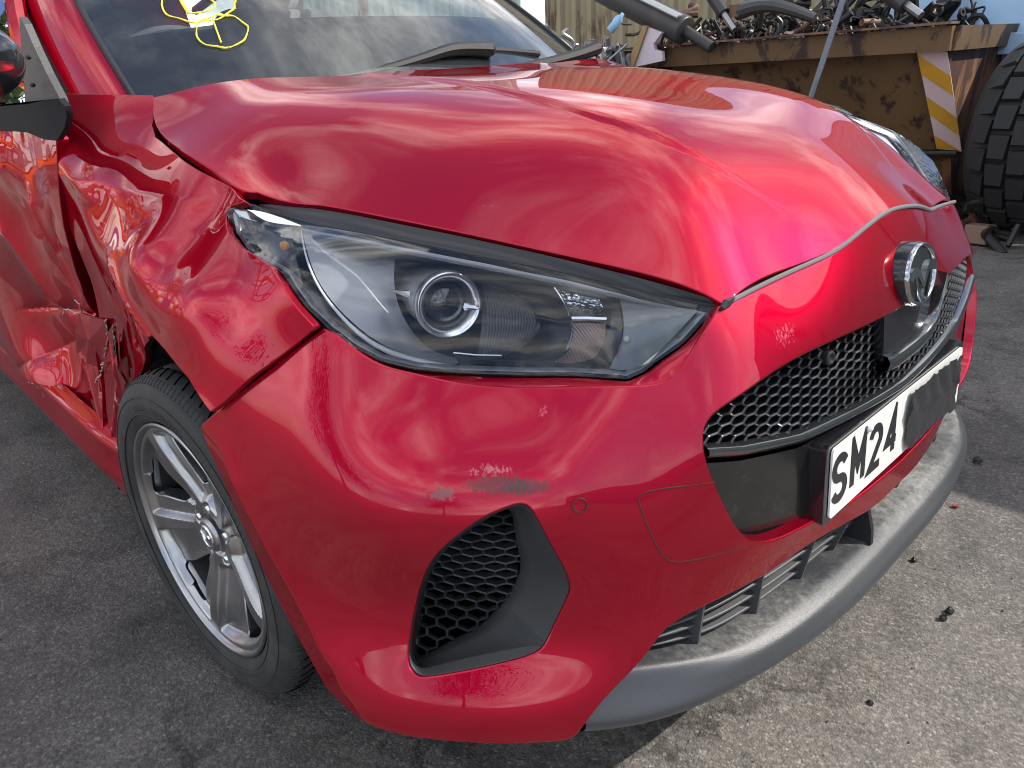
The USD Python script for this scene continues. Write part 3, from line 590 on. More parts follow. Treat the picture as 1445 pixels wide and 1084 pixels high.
PAPER = plain('grey_paper', (.42, .46, .46), .7)
putm('paper_sheet', CAR, slab(pp, (-.6, 0, .8), .004), PAPER)
putm('rear_view_mirror', CAR, box((.04, .22, .07), (-.80, 0, 1.33), bev=.02), BLACK_PLASTIC)

# --- door mirror
mb = np.array([on(u, vv, 'y', -.80) for u, vv in ((27, 24), (34, 34), (48, 66), (66, 104), (84, 138), (88, 150), (60, 152), (36, 152), (33, 100), (29, 50))])
mir = putm('door_mirror', CAR, slab(mb[::-1], (0, -1, 0), .012), plain('mirror_plastic', (.045, .044, .043), .5, bump=.2, scale=500), smooth=False)
mbase = np.array([on(u, vv, 'y', -.822) for u, vv in ((0, 150), (38, 147), (66, 141), (82, 139), (91, 150), (94, 164), (91, 180), (80, 199), (62, 197), (38, 187), (0, 184), (-40, 180), (-40, 152))])
putm('base', mir, slab(mbase[::-1], (0, -1, 0), .010), plain('mirror_base_black', (.008, .009, .010), .75, specular_ior_level=.2), smooth=60)
for q_ in ((40, 81), (46, 120)):
    e = trimesh.creation.icosphere(subdivisions=2, radius=1); e.apply_scale((.010, .004, .004)); e.apply_translation(on(*q_, 'y', -.814)); putm('clip', mir, e, BLACK_PLASTIC, smooth=True)
e = trimesh.creation.icosphere(subdivisions=3, radius=1.0); e.apply_scale((.06, .095, .066)); e.apply_translation(on(-62, 86, 'y', -.93))
putm('housing', mir, e, GLOSS_BLACK, smooth=True)

# ------------------------------------------------------------------ headlamps
lens_top = pk([(322, 297, -.745), (331, 290, -.73), (356, 289, -.717), (386, 303, -.70), (453, 320, -.67), (552, 338, -.62), (652, 358, -.575), (800, 388, -.505), (899, 411, -.455), (1012, 433, -.40)])
lens_bot = pk([(327, 330, -.752), (343, 351, -.757), (376, 370, -.763), (400, 385, -.765), (416, 410, -.766), (433, 433, -.763), (463, 461, -.753), (499, 489, -.738), (536, 509, -.718), (586, 521, -.69), (652, 526, -.65), (735, 529, -.602), (800, 529, -.562), (886, 534, -.512), (908, 525, -.49), (966, 483, -.44)])
lens_rim = np.vstack([lens_top, lens_bot[::-1]])
LO = lens_rim.mean(0); LE1 = lens_top[-1]-lens_top[0]; LE2 = np.array([-.45, .45, .78])
lens_tmp = PlaneF(lens_rim, LO, LE1, LE2, smooth=1e-6)
ab0 = lens_tmp.inv(lens_rim)[0]; lens_poly0 = Polygon(ab0).buffer(0)
def bulge(ab):
    d = shapely.distance(shapely.points(ab), lens_poly0.exterior); ins = shapely.contains_xy(lens_poly0, ab[:, 0], ab[:, 1])
    return np.where(ins, .022*(1-np.exp(-d/.05)), 0)
LENS = PlaneF(np.vstack([lens_rim, lens_tmp.P(np.array([(a, b) for a in np.linspace(-.3, .3, 9) for b in np.linspace(-.1, .1, 4) if lens_poly0.buffer(-.025).contains(Point(a, b))]))+LENSN*.016 if False else lens_rim]), LO, LE1, LE2, smooth=1e-6, extra=bulge)
CLEAR = mat('lamp_lens', {
    'f': ('fresnel', {'IOR': 1.5}), 't': ('transparent_bsdf', {'color': (.95, .96, .97)}), 'gl': ('glossy_bsdf', {'color': (1, 1, 1), 'roughness': .0}), 'm': ('mix_closure', {}), 'ma': ('math', {'math_type': 'multiply', 'value2': 1.0})},
    [('f.fac', 'ma.value1'), ('ma.value', 'm.fac'), ('t.BSDF', 'm.closure1'), ('gl.BSDF', 'm.closure2')], surface='m.closure')
LAMP_BLACK = plain('lamp_black', (.016, .016, .019), .28)
LAMP_GREY = plain('lamp_grey_bezel', (.30, .31, .33), .32, .5)
SILVER = plain('lamp_silver', (.62, .63, .65), .18, 1.0)
GUIDE = plain('light_guide', (.75, .77, .8), .15, specular_ior_level=.8)
LN = LENS.n
def lp(u, v, off):
    """point seen at a pixel on the lens plane moved inwards by off"""
    d = ray(u, v)[0]; h = LENS.val(LENS.inv(LO[None])[0])[0]
    o = LO-LN*off; return CAM+d*(((o-CAM)@LN)/(d@LN))
dense = polyline(ab0, .008)
lamp = thing_path = numbered(CAR+'/headlamp'); UsdGeom.Xform.Define(stage, lamp)
v, f, n = sheet(LENS, ab0, h=.010, step=.006, r=.003, depth=.012)
put('lens', lamp, v, f, CLEAR, n)
# black rim round the lens, and the bowl behind it
P = LENS.P(dense); N = LENS.N(dense); T = np.roll(P, -1, 0)-np.roll(P, 1, 0); O = np.cross(T, N); O /= np.linalg.norm(O, axis=1)[:, None]
if Polygon(dense).exterior.is_ccw is False: O = -O
C3 = P.mean(0)
def ring(rows, name, parent, mt, flip=False):
    v, f, n = grid_mesh(np.stack(rows, 1), flip, closed_u=True); return put(name, parent, v, f, mt, n)
ring([P+O*.004-N*.024, P+O*.0042-N*.010, P+O*.0032-N*.007, P+O*.0022-N*.03], 'rim_seal', lamp, LAMP_BLACK)
rows = [P-N*.012-O*.003]
for k_, dpt in ((.95, .045), (.86, .08), (.65, .11), (.3, .12), (.02, .125)):
    rows.append(C3+(P-C3)*k_-LN*dpt)
ring(rows, 'housing', lamp, LAMP_BLACK, flip=True)
# inner clear edge line just inside the lens border (the lens moulding)
ring([P-O*.004-N*.006, P-O*.009-N*.007, P-O*.010-N*.011], 'lens_moulding', lamp, LAMP_GREY)
# tail section: dark reflector with an amber marker
def patch(px_rows, off_rows, nu=12, nv=24):
    return loft([[lp(u, v_, o) for (u, v_), o in zip(r, oo)] for r, oo in zip(px_rows, off_rows)], nu, nv)
def facing(g):
    v, f, n = g
    if (n*(CAM-v)).sum() < 0: f, n = f[:, ::-1], -n
    return v, f, n
def pput(name, G, mt, **k): v, f, n = facing(grid_mesh(G)); return put(name, lamp, v, f, mt, n, **k)
pput('tail_bezel', patch([[(334, 300), (370, 305), (410, 318)], [(338, 322), (375, 340), (418, 365)], [(346, 344), (392, 374), (436, 428)]], [[.02]*3, [.028]*3, [.02]*3]), plain('lamp_smoke', (.05, .045, .042), .25))
putm('amber_marker', lamp, trimesh.creation.icosphere(subdivisions=2, radius=.007).apply_transform(np.diag([1.5, .8, 1, 1])).apply_translation(lp(402, 347, .012)), plain('amber', (.75, .30, .02), .3), smooth=True)
pput('upper_reflector', patch([[(330, 296), (365, 298), (425, 318)], [(338, 306), (372, 316), (424, 332)]], [[.012]*3, [.016]*3]), SILVER)
# grey bezel of the main chamber with the light guide along its outer edge
guide = [lp(*q, .022) for q in spline([(424, 322), (433, 365), (452, 408), (485, 450), (530, 487), (590, 510), (640, 519), (684, 521)], 50)]
putm('light_guide', lamp, tube(guide, np.interp(np.linspace(0, 1, 50), [0, .3, .75, 1], [.0012, .0018, .0045, .003]), 8), GUIDE, label='thin clear light guide along the lower edge')
pput('outer_bezel', patch([[(426, 322), (480, 330), (560, 348)], [(445, 388), (500, 385), (556, 392)], [(490, 448), (530, 440), (566, 440)], [(560, 496), (585, 490), (604, 490)], [(640, 516), (650, 512), (664, 508)]], [[.024, .035, .05], [.026, .04, .062], [.026, .045, .066], [.028, .045, .066], [.03, .04, .05]], 24, 20), LAMP_GREY)
# projector: barrel, ring and lens
pc = lp(634, 431, .034); ax = np.array([.93, -.36, .06]); ax /= np.linalg.norm(ax)
def lathe(prof, o, axis, n=40, phase=None):
    """prof: (distance along axis, radius)"""
    axis = np.asarray(axis, float)/np.linalg.norm(axis); a = np.cross(axis, [0, 0, 1.0]); a /= np.linalg.norm(a); b = np.cross(axis, a); t = np.arange(n)*2*np.pi/n
    G = np.array([[o+axis*z+r*(math.cos(q)*a+math.sin(q)*b) for z, r in prof] for q in t]); return G
def lathe_put(name, parent, prof, o, axis, mt, n=40, flip=False, **k):
    v, f, nn = grid_mesh(lathe(prof, np.asarray(o, float), axis, n), flip, closed_u=True); return put(name, parent, v, f, mt, nn, **k)
lathe_put('projector_ring', lamp, [(-.015, .0425), (-.014, .0455), (-.003, .0462), (.002, .0448), (.0025, .0420), (-.001, .0380), (-.006, .0345), (-.014, .0315), (-.024, .0295)], pc, ax, plain('ring_silver', (.9, .9, .92), .26, 1.0), 48)
lathe_put('projector_barrel', lamp, [(-.12, .036), (-.075, .042), (-.016, .0425)], pc, ax, plain('brushed_silver', (.8, .8, .82), .42, 1.0), 48)
lathe_put('projector_lens', lamp, [(-.021, .029), (-.014, .026), (-.008, .018), (-.005, .009), (-.004, .0005)], pc, ax, plain('projector_glass', (.01, .012, .014), .03, coat_weight=1.0), 40)
for s_, q in ((-1, (553, 410)), (1, (676, 436))):
    putm('projector_fin', lamp, tube([pc-ax*.01+(lp(*q, .045)-pc)*.62, lp(*q, .045)], [.006, .001], 6), CHROME)
# ribbed black bezel beside the projector
def rib_panel():
    ms = []
    for i in range(17):
        t = i/16; top = (677+t*66, 388+t*40); bt = (684+t*64, 500-t*26)
        pts = [lp(*q, .080-.02*math.sin(math.pi*w)) for w, q in ((w, (top[0]+(bt[0]-top[0])*w+9*math.sin(math.pi*w), top[1]+(bt[1]-top[1])*w)) for w in np.linspace(0, 1, 8))]
        ms.append(tube(pts, .0017, 5))
    return cat_m(ms)
putm('ribbed_bezel', lamp, rib_panel(), plain('lamp_rib', (.09, .09, .095), .25))
pput('ribbed_backing', patch([[(668, 384), (710, 400), (752, 432)], [(680, 445), (722, 452), (762, 460)], [(672, 510), (716, 500), (750, 480)]], [[.092]*3, [.068]*3, [.086]*3]), plain('lamp_charcoal', (.03, .03, .033), .3))
pput('lower_bezel', patch([[(640, 500), (700, 508), (770, 500), (798, 478)], [(650, 518), (710, 524), (770, 518), (806, 492)]], [[.055, .05, .05, .05], [.03, .03, .03, .03]]), LAMP_BLACK)
bar = [lp(640, 498, .042), lp(670, 501, .042), lp(708, 502, .042)]; putm('silver_line', lamp, tube(bar, .0014, 5), SILVER)
# indicator side: curved chrome edge, clear facets, silver bar, fluted indicator, grey panel
edge = [lp(*q, .036) for q in spline([(783, 406), (797, 428), (806, 455), (804, 480), (793, 502), (774, 515)], 30)]
putm('chrome_edge', lamp, tube(edge, .0018, 6), CHROME)
FACET = mat('clear_reflector', {'g': ('texture_coordinate', {}), 'v': ('voronoi_texture', {'scale': 160.0}), 'b': ('bump', {'strength': .9, 'distance': .004}), 'p': ('principled_bsdf', {'base_color': (.75, .77, .8), 'metallic': 1.0, 'roughness': .1})},
            [('g.object', 'v.vector'), ('v.distance', 'b.height'), ('b.normal', 'p.normal')])
pput('clear_reflector', patch([[(786, 408), (815, 411), (842, 416)], [(797, 426), (820, 428), (850, 432)], [(804, 444), (828, 444), (856, 445)]], [[.05]*3, [.06]*3, [.05]*3]), FACET)
sb = [lp(805, 449, .040), lp(830, 449, .040), lp(856, 450, .040)]; putm('silver_bar', lamp, tube(sb, .0042, 8), SILVER)
FLUTE = mat('indicator_fluting', {'g': ('texture_coordinate', {}), 'w': ('wave_texture', {'wave_type': 'bands', 'bands_direction': 'diagonal', 'scale': 95.0}), 'b': ('bump', {'strength': .8, 'distance': .002}), 'p': ('principled_bsdf', {'base_color': (.42, .30, .27), 'metallic': .6, 'roughness': .22})},
            [('g.object', 'w.vector'), ('w.fac', 'b.height'), ('b.normal', 'p.normal')])
pput('indicator_reflector', patch([[(808, 456), (830, 456), (855, 457)], [(808, 478), (830, 480), (852, 482)], [(785, 512), (812, 512), (838, 506)]], [[.045]*3, [.06]*3, [.045]*3]), FLUTE, label='fluted brownish indicator reflector')
pput('inner_bezel', patch([[(858, 418), (862, 425), (872, 428)], [(862, 455), (868, 460), (878, 462)], [(838, 510), (858, 505), (872, 498)]], [[.03]*3, [.04]*3, [.03]*3]), LAMP_BLACK)
pput('grey_panel', patch([[(874, 420), (920, 428), (985, 438)], [(880, 465), (920, 466), (955, 470)], [(860, 520), (885, 522), (915, 512)]], [[.032, .026, .014], [.045, .035, .024], [.03, .026, .018]]), plain('lamp_panel', (.26, .27, .28), .3))
putm('bulb_cap', lamp, trimesh.creation.icosphere(subdivisions=2, radius=.0042).apply_translation(lp(884, 478, .035)), plain('cap_white', (.5, .5, .45), .5), smooth=True)
# seal strip under the bonnet edge, above the lens
hl = np.vstack([hood_side[-1:], hood_lamp]); hs = spline(hl, 50); lt = spline(lens_top[2:], 50)
gap_rows = np.stack([hs+[0, 0, -.006], hs*.55+lt*.45+[-.004, .004, -.016], lt+[0.0, 0, -.010], lt+LN*.001+(hs-lt)*.12], 1)
v, f, n = grid_mesh(gap_rows); put('lamp_seal', CAR, v, f, LAMP_BLACK, n); put('lamp_seal', CAR, *(lambda t: (t[0], t[1], LAMP_BLACK, t[2]))(mirror(v, f, n)))
# painted return of the bumper that drops from the crest to the lens
pairs = np.array([((1022, 438), (1012, 434)), ((1008, 460), (994, 453)), ((982, 492), (966, 483)), ((962, 514), (936, 505)), ((946, 532), (915, 521)), ((928, 544), (906, 526)), ((908, 549), (886, 534)), ((850, 548), (838, 531)), ((733, 545), (735, 529)), ((650, 540), (652, 526)), ((586, 530), (588, 521))], float)
cA = spline(BUMP.P(bi(np.array([on(u, v, 'y', y) for (u, v), y in zip(pairs[:, 0], (-.41, -.43, -.455, -.470, -.485, -.503, -.522, -.555, -.612, -.66, -.70))]))), 70); lA = spline(np.array([lp(u, v, .004) for u, v in pairs[:, 1]]), 70)
v, f, n = facing(grid_mesh(np.stack([cA+[0, 0, -.001], cA*.6+lA*.4+np.array([0, 0, -.003]), cA*.2+lA*.8-LN*.004, lA-LN*.012], 1))); put('lamp_pocket', CAR, v, f, PAINT, n); put('lamp_pocket', CAR, *(lambda t: (t[0], t[1], PAINT, t[2]))(mirror(v, f, n)))
# the other headlamp, of which only the lens and its silver edge show over the bonnet
def popped(v):
    """the left lamp has sprung out of its seat: it stands higher towards its outer end"""
    v = np.array(v, float); t = np.clip((v[:, 1]-.395)/.13, 0, 1); v[:, 2] += .07*t; v[:, 1] += .012*t; v[:, 0] += .02*t; return v
lamp2 = numbered(CAR+'/headlamp'); UsdGeom.Xform.Define(stage, lamp2)
v, f, n = sheet(LENS, ab0, h=.014, step=.01, r=.003, depth=.012); v, f, n = mirror(v, f, n); v = popped(v); put('lens', lamp2, v, f, CLEAR, n)
v, f, n = grid_mesh(np.stack(rows, 1), True, closed_u=True); v, f, n = mirror(v, f, n); put('housing', lamp2, popped(v), f, SILVER, n)
v, f, n = grid_mesh(np.stack([P-O*.001-N*.004, P-O*.012-N*.006, P-O*.022-N*.014], 1), closed_u=True); v, f, n = mirror(v, f, n); put('lens_moulding', lamp2, popped(v), f, SILVER, n)
# strip in the gap between bonnet and bumper
sp = crv(np.vstack([strip_r, strip_r[::-1][1:]*[1, -1, 1]]), 90)+np.array([.003, 0, -.003])
putm('bonnet_seal', CAR, tube(sp, .0034, 8), RUBBER_SEAL)
putm('bonnet_corner_rubber', CAR, tube([sp[0]+[.0, -.010, -.004], sp[0], sp[0]+[0, .016, .003]], [.003, .006, .003], 8), LAMP_BLACK)

# ------------------------------------------------------------------ grille
def gx(y): return .800-.24*y*y
gpoly3 = BUMP.P(g_poly); g_yz = Polygon(gpoly3[:, 1:]).buffer(0)
def hexbars(w, h, flat, y0, y1, z0, z1, keep, pt, th, dp, pointy=False):
    """lattice of flattened hexagons as flat bars; pt(y, z) gives the point and normal of its sheet"""
    segs = set(); pts = {}
    ny, nz = int((y1-y0)/w)+2, int((z1-z0)/h)+2
    for i in range(ny):
        for j in range(nz):
            cy, cz = y0+i*w, z0+j*h+(h/2 if i % 2 and not pointy else 0)
            if pointy: cy += w/2 if j % 2 else 0
            if pointy: c = [(cy, cz+flat+(h-flat)/2-flat/2), (cy+w/2, cz+flat/2), (cy+w/2, cz-flat/2), (cy, cz-h/2-flat/2+(h-flat)/2*0)]
            c = ([(cy-w*2/3+flat*0, cz), (cy-w/3, cz+h/2), (cy+w/3, cz+h/2), (cy+w*2/3, cz), (cy+w/3, cz-h/2), (cy-w/3, cz-h/2)] if not pointy else
                 [(cy-w/2, cz-flat/2), (cy-w/2, cz+flat/2), (cy, cz+h-flat/2), (cy+w/2, cz+flat/2), (cy+w/2, cz-flat/2), (cy, cz-h+flat/2)])
            for a, b in zip(c, c[1:]+c[:1]):
                ka, kb = (round(a[0], 4), round(a[1], 4)), (round(b[0], 4), round(b[1], 4))
                segs.add((min(ka, kb), max(ka, kb)))
    ms = []
    for a, b in sorted(segs):
        if not (keep((a[0]+b[0])/2, (a[1]+b[1])/2)): continue
        (pa, na), (pb, nb) = pt(*a), pt(*b); d = pb-pa; d /= np.linalg.norm(d)+1e-9; s = np.cross(na, d); s /= np.linalg.norm(s)
        vs = []
        for p, nn in ((pa-d*th*.3, na), (pb+d*th*.3, nb)):
            vs += [p, p+s*th*.62-nn*th*.7, p+s*th*.5-nn*dp, p-s*th*.5-nn*dp, p-s*th*.62-nn*th*.7]
        ms.append(trimesh.Trimesh(vs, sum([[[i, (i+1) % 5, 5+i], [(i+1) % 5, 5+(i+1) % 5, 5+i]] for i in (0, 1, 3, 4)], []), process=False))
    return cat_m(ms)
mesh_zone = g_yz.buffer(.004)
def strip_z(y): return np.interp(abs(y), [0, .3, .42, .49], [.548, .562, .585, .605])
gm = hexbars(.0222, .0136, 0, -.50, .50, .52, .70, lambda y, z: mesh_zone.contains(Point(y, z)) and z > strip_z(y)-.004 and not (abs(y) < .09 and z > .60),
             lambda y, z: (np.array([gx(y)+(.60-z)*.12, y, z]), np.array([1, .48*y, .12])/math.hypot(1, .48*y)), .0030, .020)
GRILLE = plain('grille_gloss', (.004, .004, .0045), .10, coat_weight=.6)
putm('grille_mesh', CAR, gm, GRILLE, smooth=False)
yg = np.linspace(-.50, .50, 40)
v, f, n = grid_mesh(np.array([[(gx(y)-.065, y, z) for z in (.39, .55, .71-.085*(abs(y)/.5)**3)] for y in yg*.97]), flip=False); put('grille_backing', CAR, v, f, VOID, n)
ys = np.linspace(-.483, .483, 60)
prof = [(-.006, .007), (.004, .0065), (.010, .003), (.011, -.003), (.004, -.012), (-.02, -.014)]
BLACK_CHROME = plain('black_chrome', (.16, .165, .17), .12, .95)
sweep('grille_trim', [[(gx(y)+.006+dx, y, strip_z(y)-.004+dz) for dx, dz in prof] for y in ys], BLACK_CHROME)
DUSTY = mat('dusty_gloss_black', {'g': ('texture_coordinate', {}), 'n': ('noise_texture', {'scale': 14.0, 'detail': 8.0, 'roughness': .7}), 'r': ('rgb_ramp', {'ramp': [(0, (.004, .004, .0045)), (.56, (.006, .006, .006)), (.75, (.03, .028, .026)), (1, (.07, .065, .06))]}), 'r2': ('rgb_ramp', {'ramp': [(0, (.08,)*3), (.5, (.12,)*3), (.75, (.45,)*3), (1, (.6,)*3)]}), 'p': ('principled_bsdf', {})},
            [('g.object', 'n.vector'), ('n.fac', 'r.fac'), ('n.fac', 'r2.fac'), ('r.color', 'p.base_color'), ('r2.color', 'p.roughness')])
low = [(y, s_z) for y in ys for s_z in (0, 1)]
sweep('lower_grille_panel', [[(gx(y)+.008+.012*math.sin(q*math.pi/2), y, strip_z(y)-.022-(strip_z(y)-.022-.40)*q) for q in np.linspace(0, 1, 8)] for y in ys], DUSTY)
# camera/sensor button in the mesh
sc = on(1170, 505, 'x', .782); lathe_put('sensor', CAR, [(-.02, .0105), (.002, .0105), (.004, .009), (.004, .006), (.002, .0055), (.002, .0003)], sc, (1, -.15, .1), BLACK_PLASTIC, 24)
# emblem: black pod, chrome ring and wing
ec = np.array([.808, 0, .7225]); eax = np.array([.985, 0, .17]); eax /= np.linalg.norm(eax)
def oval(a, b, n=64): t = np.arange(n)*2*np.pi/n; return a*np.cos(t), b*np.sin(t)
eu = np.array([0, 1.0, 0]); ev = np.cross(eax, eu)
ev = ev if ev[2] > 0 else -ev
def oring(rows, name, parent, mt, flip=False, o=ec):
    G = np.stack([o+eax*z+np.outer(oval(a, b)[0], eu)+np.outer(oval(a, b)[1], ev) for a, b, z in rows], 1); v, f, n = facing(grid_mesh(G, flip, closed_u=True)); return put(name, parent, v, f, mt, n)
em = numbered(CAR+'/emblem'); UsdGeom.Xform.Define(stage, em)
oring([(.062, .053, -.075), (.061, .050, -.02), (.059, .048, -.002), (.056, .045, .0)], 'pod', em, plain('emblem_pod', (.006, .006, .007), .14))
oring([(.057, .0465, -.004), (.0572, .0468, .001), (.0555, .0455, .005), (.0525, .0425, .005), (.050, .040, .001)], 'ring', em, plain('dark_chrome', (.42, .43, .44), .08, 1.0))
oring([(.049, .039, .001), (.03, .024, .0015), (.0005, .0005, .0015)], 'field', em, GLOSS_BLACK)
def wing_shape():
    r = []
    for s in (-1, 1):
        top = spline([(s*.0485, .012), (s*.034, .0155), (s*.018, .010), (s*.006, -.004), (0, -.012)], 14); bt = spline([(0, -.022), (s*.009, -.013), (s*.018, -.002), (s*.030, .003), (s*.044, -.002), (s*.0485, .000)], 14)
        r.append(Polygon(np.vstack([top, bt])).buffer(0))
        legs = spline([(s*.030, .006), (s*.026, -.012), (s*.016, -.030), (s*.010, -.037)], 12); r.append(shapely.LineString(legs).buffer(.0028))
    return shapely.union_all(r).buffer(.0004)
ws_ = wing_shape(); ws_ = ws_ if ws_.geom_type == 'Polygon' else max(ws_.geoms, key=lambda g: g.area)
wm = trimesh.creation.extrude_polygon(ws_, .006, engine='earcut'); Mx = np.eye(4); Mx[:3, 0], Mx[:3, 1], Mx[:3, 2], Mx[:3, 3] = eu, ev, np.cross(eu, ev), ec
wm.apply_transform(Mx); putm('wing', em, wm, UsdShade.Material.Get(stage, L+'dark_chrome'), smooth=20)
# black bracket below the emblem: flat panel and a polished U blade
br = numbered(CAR+'/emblem_bracket'); UsdGeom.Xform.Define(stage, br)
bx_ = .800
putm('panel', br, slab([(bx_, -.098, .688), (bx_, .098, .688), (bx_+.004, .085, .615), (bx_+.006, -.085, .606)][::-1], (1, 0, 0), .015), GLOSS_BLACK, smooth=False)
Ub = spline([(-.094, .606), (-.06, .600), (0, .600), (.05, .604), (.082, .618), (.098, .645), (.106, .690)], 40)
sweep('blade', [[(bx_+dx, y, z+dz) for dx, dz in ((-.004, .014), (.014, .012), (.019, .004), (.018, -.008), (.010, -.014), (-.006, -.014))] for y, z in Ub], BLACK_CHROME)
# number plate
px0, pz0, pt_ = .824, .477, .076
pe = np.array([-math.sin(pt_), 0, math.cos(pt_)]); pn = np.array([math.cos(pt_), 0, math.sin(pt_)]); pc_ = np.array([px0, 0, pz0])
def rrect(w, h, r): return shapely.box(-w/2+r, -h/2+r, w/2-r, h/2-r).buffer(r, quad_segs=5)
def onplate(m_, d):
    M4 = np.eye(4); M4[:3, 0], M4[:3, 1], M4[:3, 2], M4[:3, 3] = [0, 1, 0], pe, pn, pc_+pn*d; m_.apply_transform(M4); return m_
plate = numbered(CAR+'/number_plate'); UsdGeom.Xform.Define(stage, plate)
putm('backing', plate, onplate(trimesh.creation.extrude_polygon(rrect(.546, .128, .010), .034, engine='earcut'), -.038), GLOSS_BLACK)
putm('plate', plate, onplate(trimesh.creation.extrude_polygon(rrect(.520, .111, .008), .003, engine='earcut'), -.003), plain('plate_white', (.60, .60, .575), .25, bump=.1, scale=60))
PB = plain('plate_black', (.012, .012, .013), .35)
def stroke_char(ch, w=.050, h=.079, t=.0135):
    W2, H2 = w/2-t/2, h/2-t/2
    def arcp(cx, cy, rx, ry, a0, a1, n=14): a = np.radians(np.linspace(a0, a1, n)); return [(cx+rx*math.cos(q), cy+ry*math.sin(q)) for q in a]
    k = H2/2; S = {
        'S': [arcp(0, k, W2, k, 20, 270)+arcp(0, -k, W2, k, 90, -160)],
        'M': [[(-W2, -H2), (-W2, H2), (0, -H2*.15), (W2, H2), (W2, -H2)]],
        '2': [arcp(0, H2-W2, W2, W2, 165, -20)+[(-W2, -H2), (W2, -H2)]],
        '4': [[(W2*.45, -H2), (W2*.45, H2), (-W2, -H2*.42), (W2, -H2*.42)]],
        'L': [[(-W2, H2), (-W2, -H2), (W2, -H2)]]}[ch]
    return shapely.union_all([shapely.LineString(q).buffer(t/2, cap_style='flat', join_style='mitre', mitre_limit=2.5) for q in S])
cx_ = -.2345
for ch in 'SM24':
    g = shapely.affinity.translate(stroke_char(ch), cx_, .002); g = g if g.geom_type == 'Polygon' else shapely.union_all(g)
    for gg in getattr(g, 'geoms', [g]): putm('character', plate, onplate(trimesh.creation.extrude_polygon(gg, .0008, engine='earcut'), .0002), PB, smooth=False)
    cx_ += .061
# small maker's line under the characters, two screws
tm = meshkit.text_mesh('SCRAPYARD', .005, .0006) if False else None
for y in (-.142,): lathe_put('screw_cap', plate, [(-.001, .0075), (.004, .0065), (.006, .003), (.006, .0003)], pc_+np.array([0, y, 0])+pe*.046, pn, plain('cap_offwhite', (.7, .7, .68), .4), 20)
# black tape over the rest of the plate, crinkled
ty, tz = np.meshgrid(np.linspace(.004, .236, 44), np.linspace(-.050, .053, 22), indexing='ij')
edge_n = (meshkit.fbm(np.stack([tz*60, 0*tz, 0*tz], -1), 2, 4)-.5)*.02
ty2 = ty+edge_n*np.where(ty < .02, 1, np.where(ty > .22, 1, 0)); lift = .0025+.006*meshkit.fbm(np.stack([ty*30, tz*45, 0*ty], -1), 3, 8)+.004*np.abs(np.sin(ty*60+tz*40))*(tz > 0)
tz2 = tz+.004*(meshkit.fbm(np.stack([ty*40, 0*ty, 0*ty+3], -1), 2, 6)-.5)-.006*(ty > .2)
TP = pc_+ty2[..., None]*np.array([0, 1., 0])+tz2[..., None]*pe+lift[..., None]*pn
v, f, n = facing(grid_mesh(TP)); put('tape', plate, v, f, plain('black_tape', (.02, .02, .021), .33), n, label='crinkled black tape hiding the last characters')

# ------------------------------------------------------------------ fog lamp surrounds
BUMP_IN = shifted(BUMP, -.045)
fi_px = [(717, 719), (728, 760), (735, 793), (729, 826), (711, 855), (673, 888), (625, 912), (584, 928), (585, 905), (592, 860), (606, 812), (628, 778), (662, 748), (692, 730)]
fi = spline(BUMP_IN.hit(np.array(fi_px, float)), 90, closed=True)
def align(a, b):
    k = np.argmin([np.linalg.norm(np.roll(b, -i, 0)-a).sum() for i in range(len(b))]); return np.roll(b, -k, 0)
if Polygon(fi).exterior.is_ccw != Polygon(fog_poly).exterior.is_ccw: fi = fi[::-1]
fi = align(fog_poly, fi)
po, no = BUMP.P(fog_poly), BUMP.N(fog_poly); pi_, ni = BUMP_IN.P(fi), BUMP_IN.N(fi)
cfo = po.mean(0)
r0 = po+(cfo-po)*.012-no*.014; r1 = po+(cfo-po)*.02-no*.003; r2 = po+(cfo-po)*.045-no*.004
G = np.stack([r0, r1, r2, r2*.62+pi_*.38-no*.004, r2*.25+pi_*.75-no*.003, pi_, pi_-ni*.02], 1)
FOG_BLACK = plain('fog_surround_black', (.016, .017, .019), .5, bump=.3, scale=1500)
v, f, n = facing(grid_mesh(G, closed_u=True)); both('fog_surround', v, f, n, FOG_BLACK)
fz = Polygon(fi).buffer(.003)
BUMP_IN2 = shifted(BUMP, -.052)
def fpt(a, b): q = np.array([[a, b]]); return BUMP_IN2.P(q)[0], BUMP_IN2.N(q)[0]
x0, y0, x1, y1 = fz.bounds
fm = hexbars(.027, .0128, .0080, x0-.02, x1+.02, y0-.02, y1+.02, lambda a, b: fz.contains(Point(a, b)), fpt, .0024, .012, pointy=True)
for mm in (fm, None):
    if mm is None: mm = fm.copy(); mm.vertices = mm.vertices*[1, -1, 1]; mm.faces = mm.faces[:, ::-1]
    putm('fog_mesh', CAR, mm, plain('fog_mesh_black', (.02, .021, .024), .4) if mm is fm else BLACK_PLASTIC, smooth=False)
v, f, n = sheet(shifted(BUMP, -.080), np.array(Polygon(fi).buffer(.06).exterior.coords)[:-1], h=.03, step=.02); both('fog_backing', v, f, n, VOID)
# parking sensor rings and the towing cover's shut line on the bumper
def onb(px, lift=.0006): ab = BUMP.hit(np.array(px, float)); return BUMP.P(ab)+BUMP.N(ab)*lift
LINE = plain('shut_line', (.03, .002, .004), .6)
putm('parking_sensor', CAR, tube(onb(ell(818, 713, 10.5, 9.5, n=30)[:-1]), .0011, 5, closed=True), LINE)
putm('towing_cover_gap', CAR, tube(spline(onb([(1008, 681), (960, 687), (915, 694), (902, 702), (906, 722), (920, 757), (934, 782), (948, 792), (990, 788), (1052, 772)], 0.0), 60), .0010, 5), LINE)

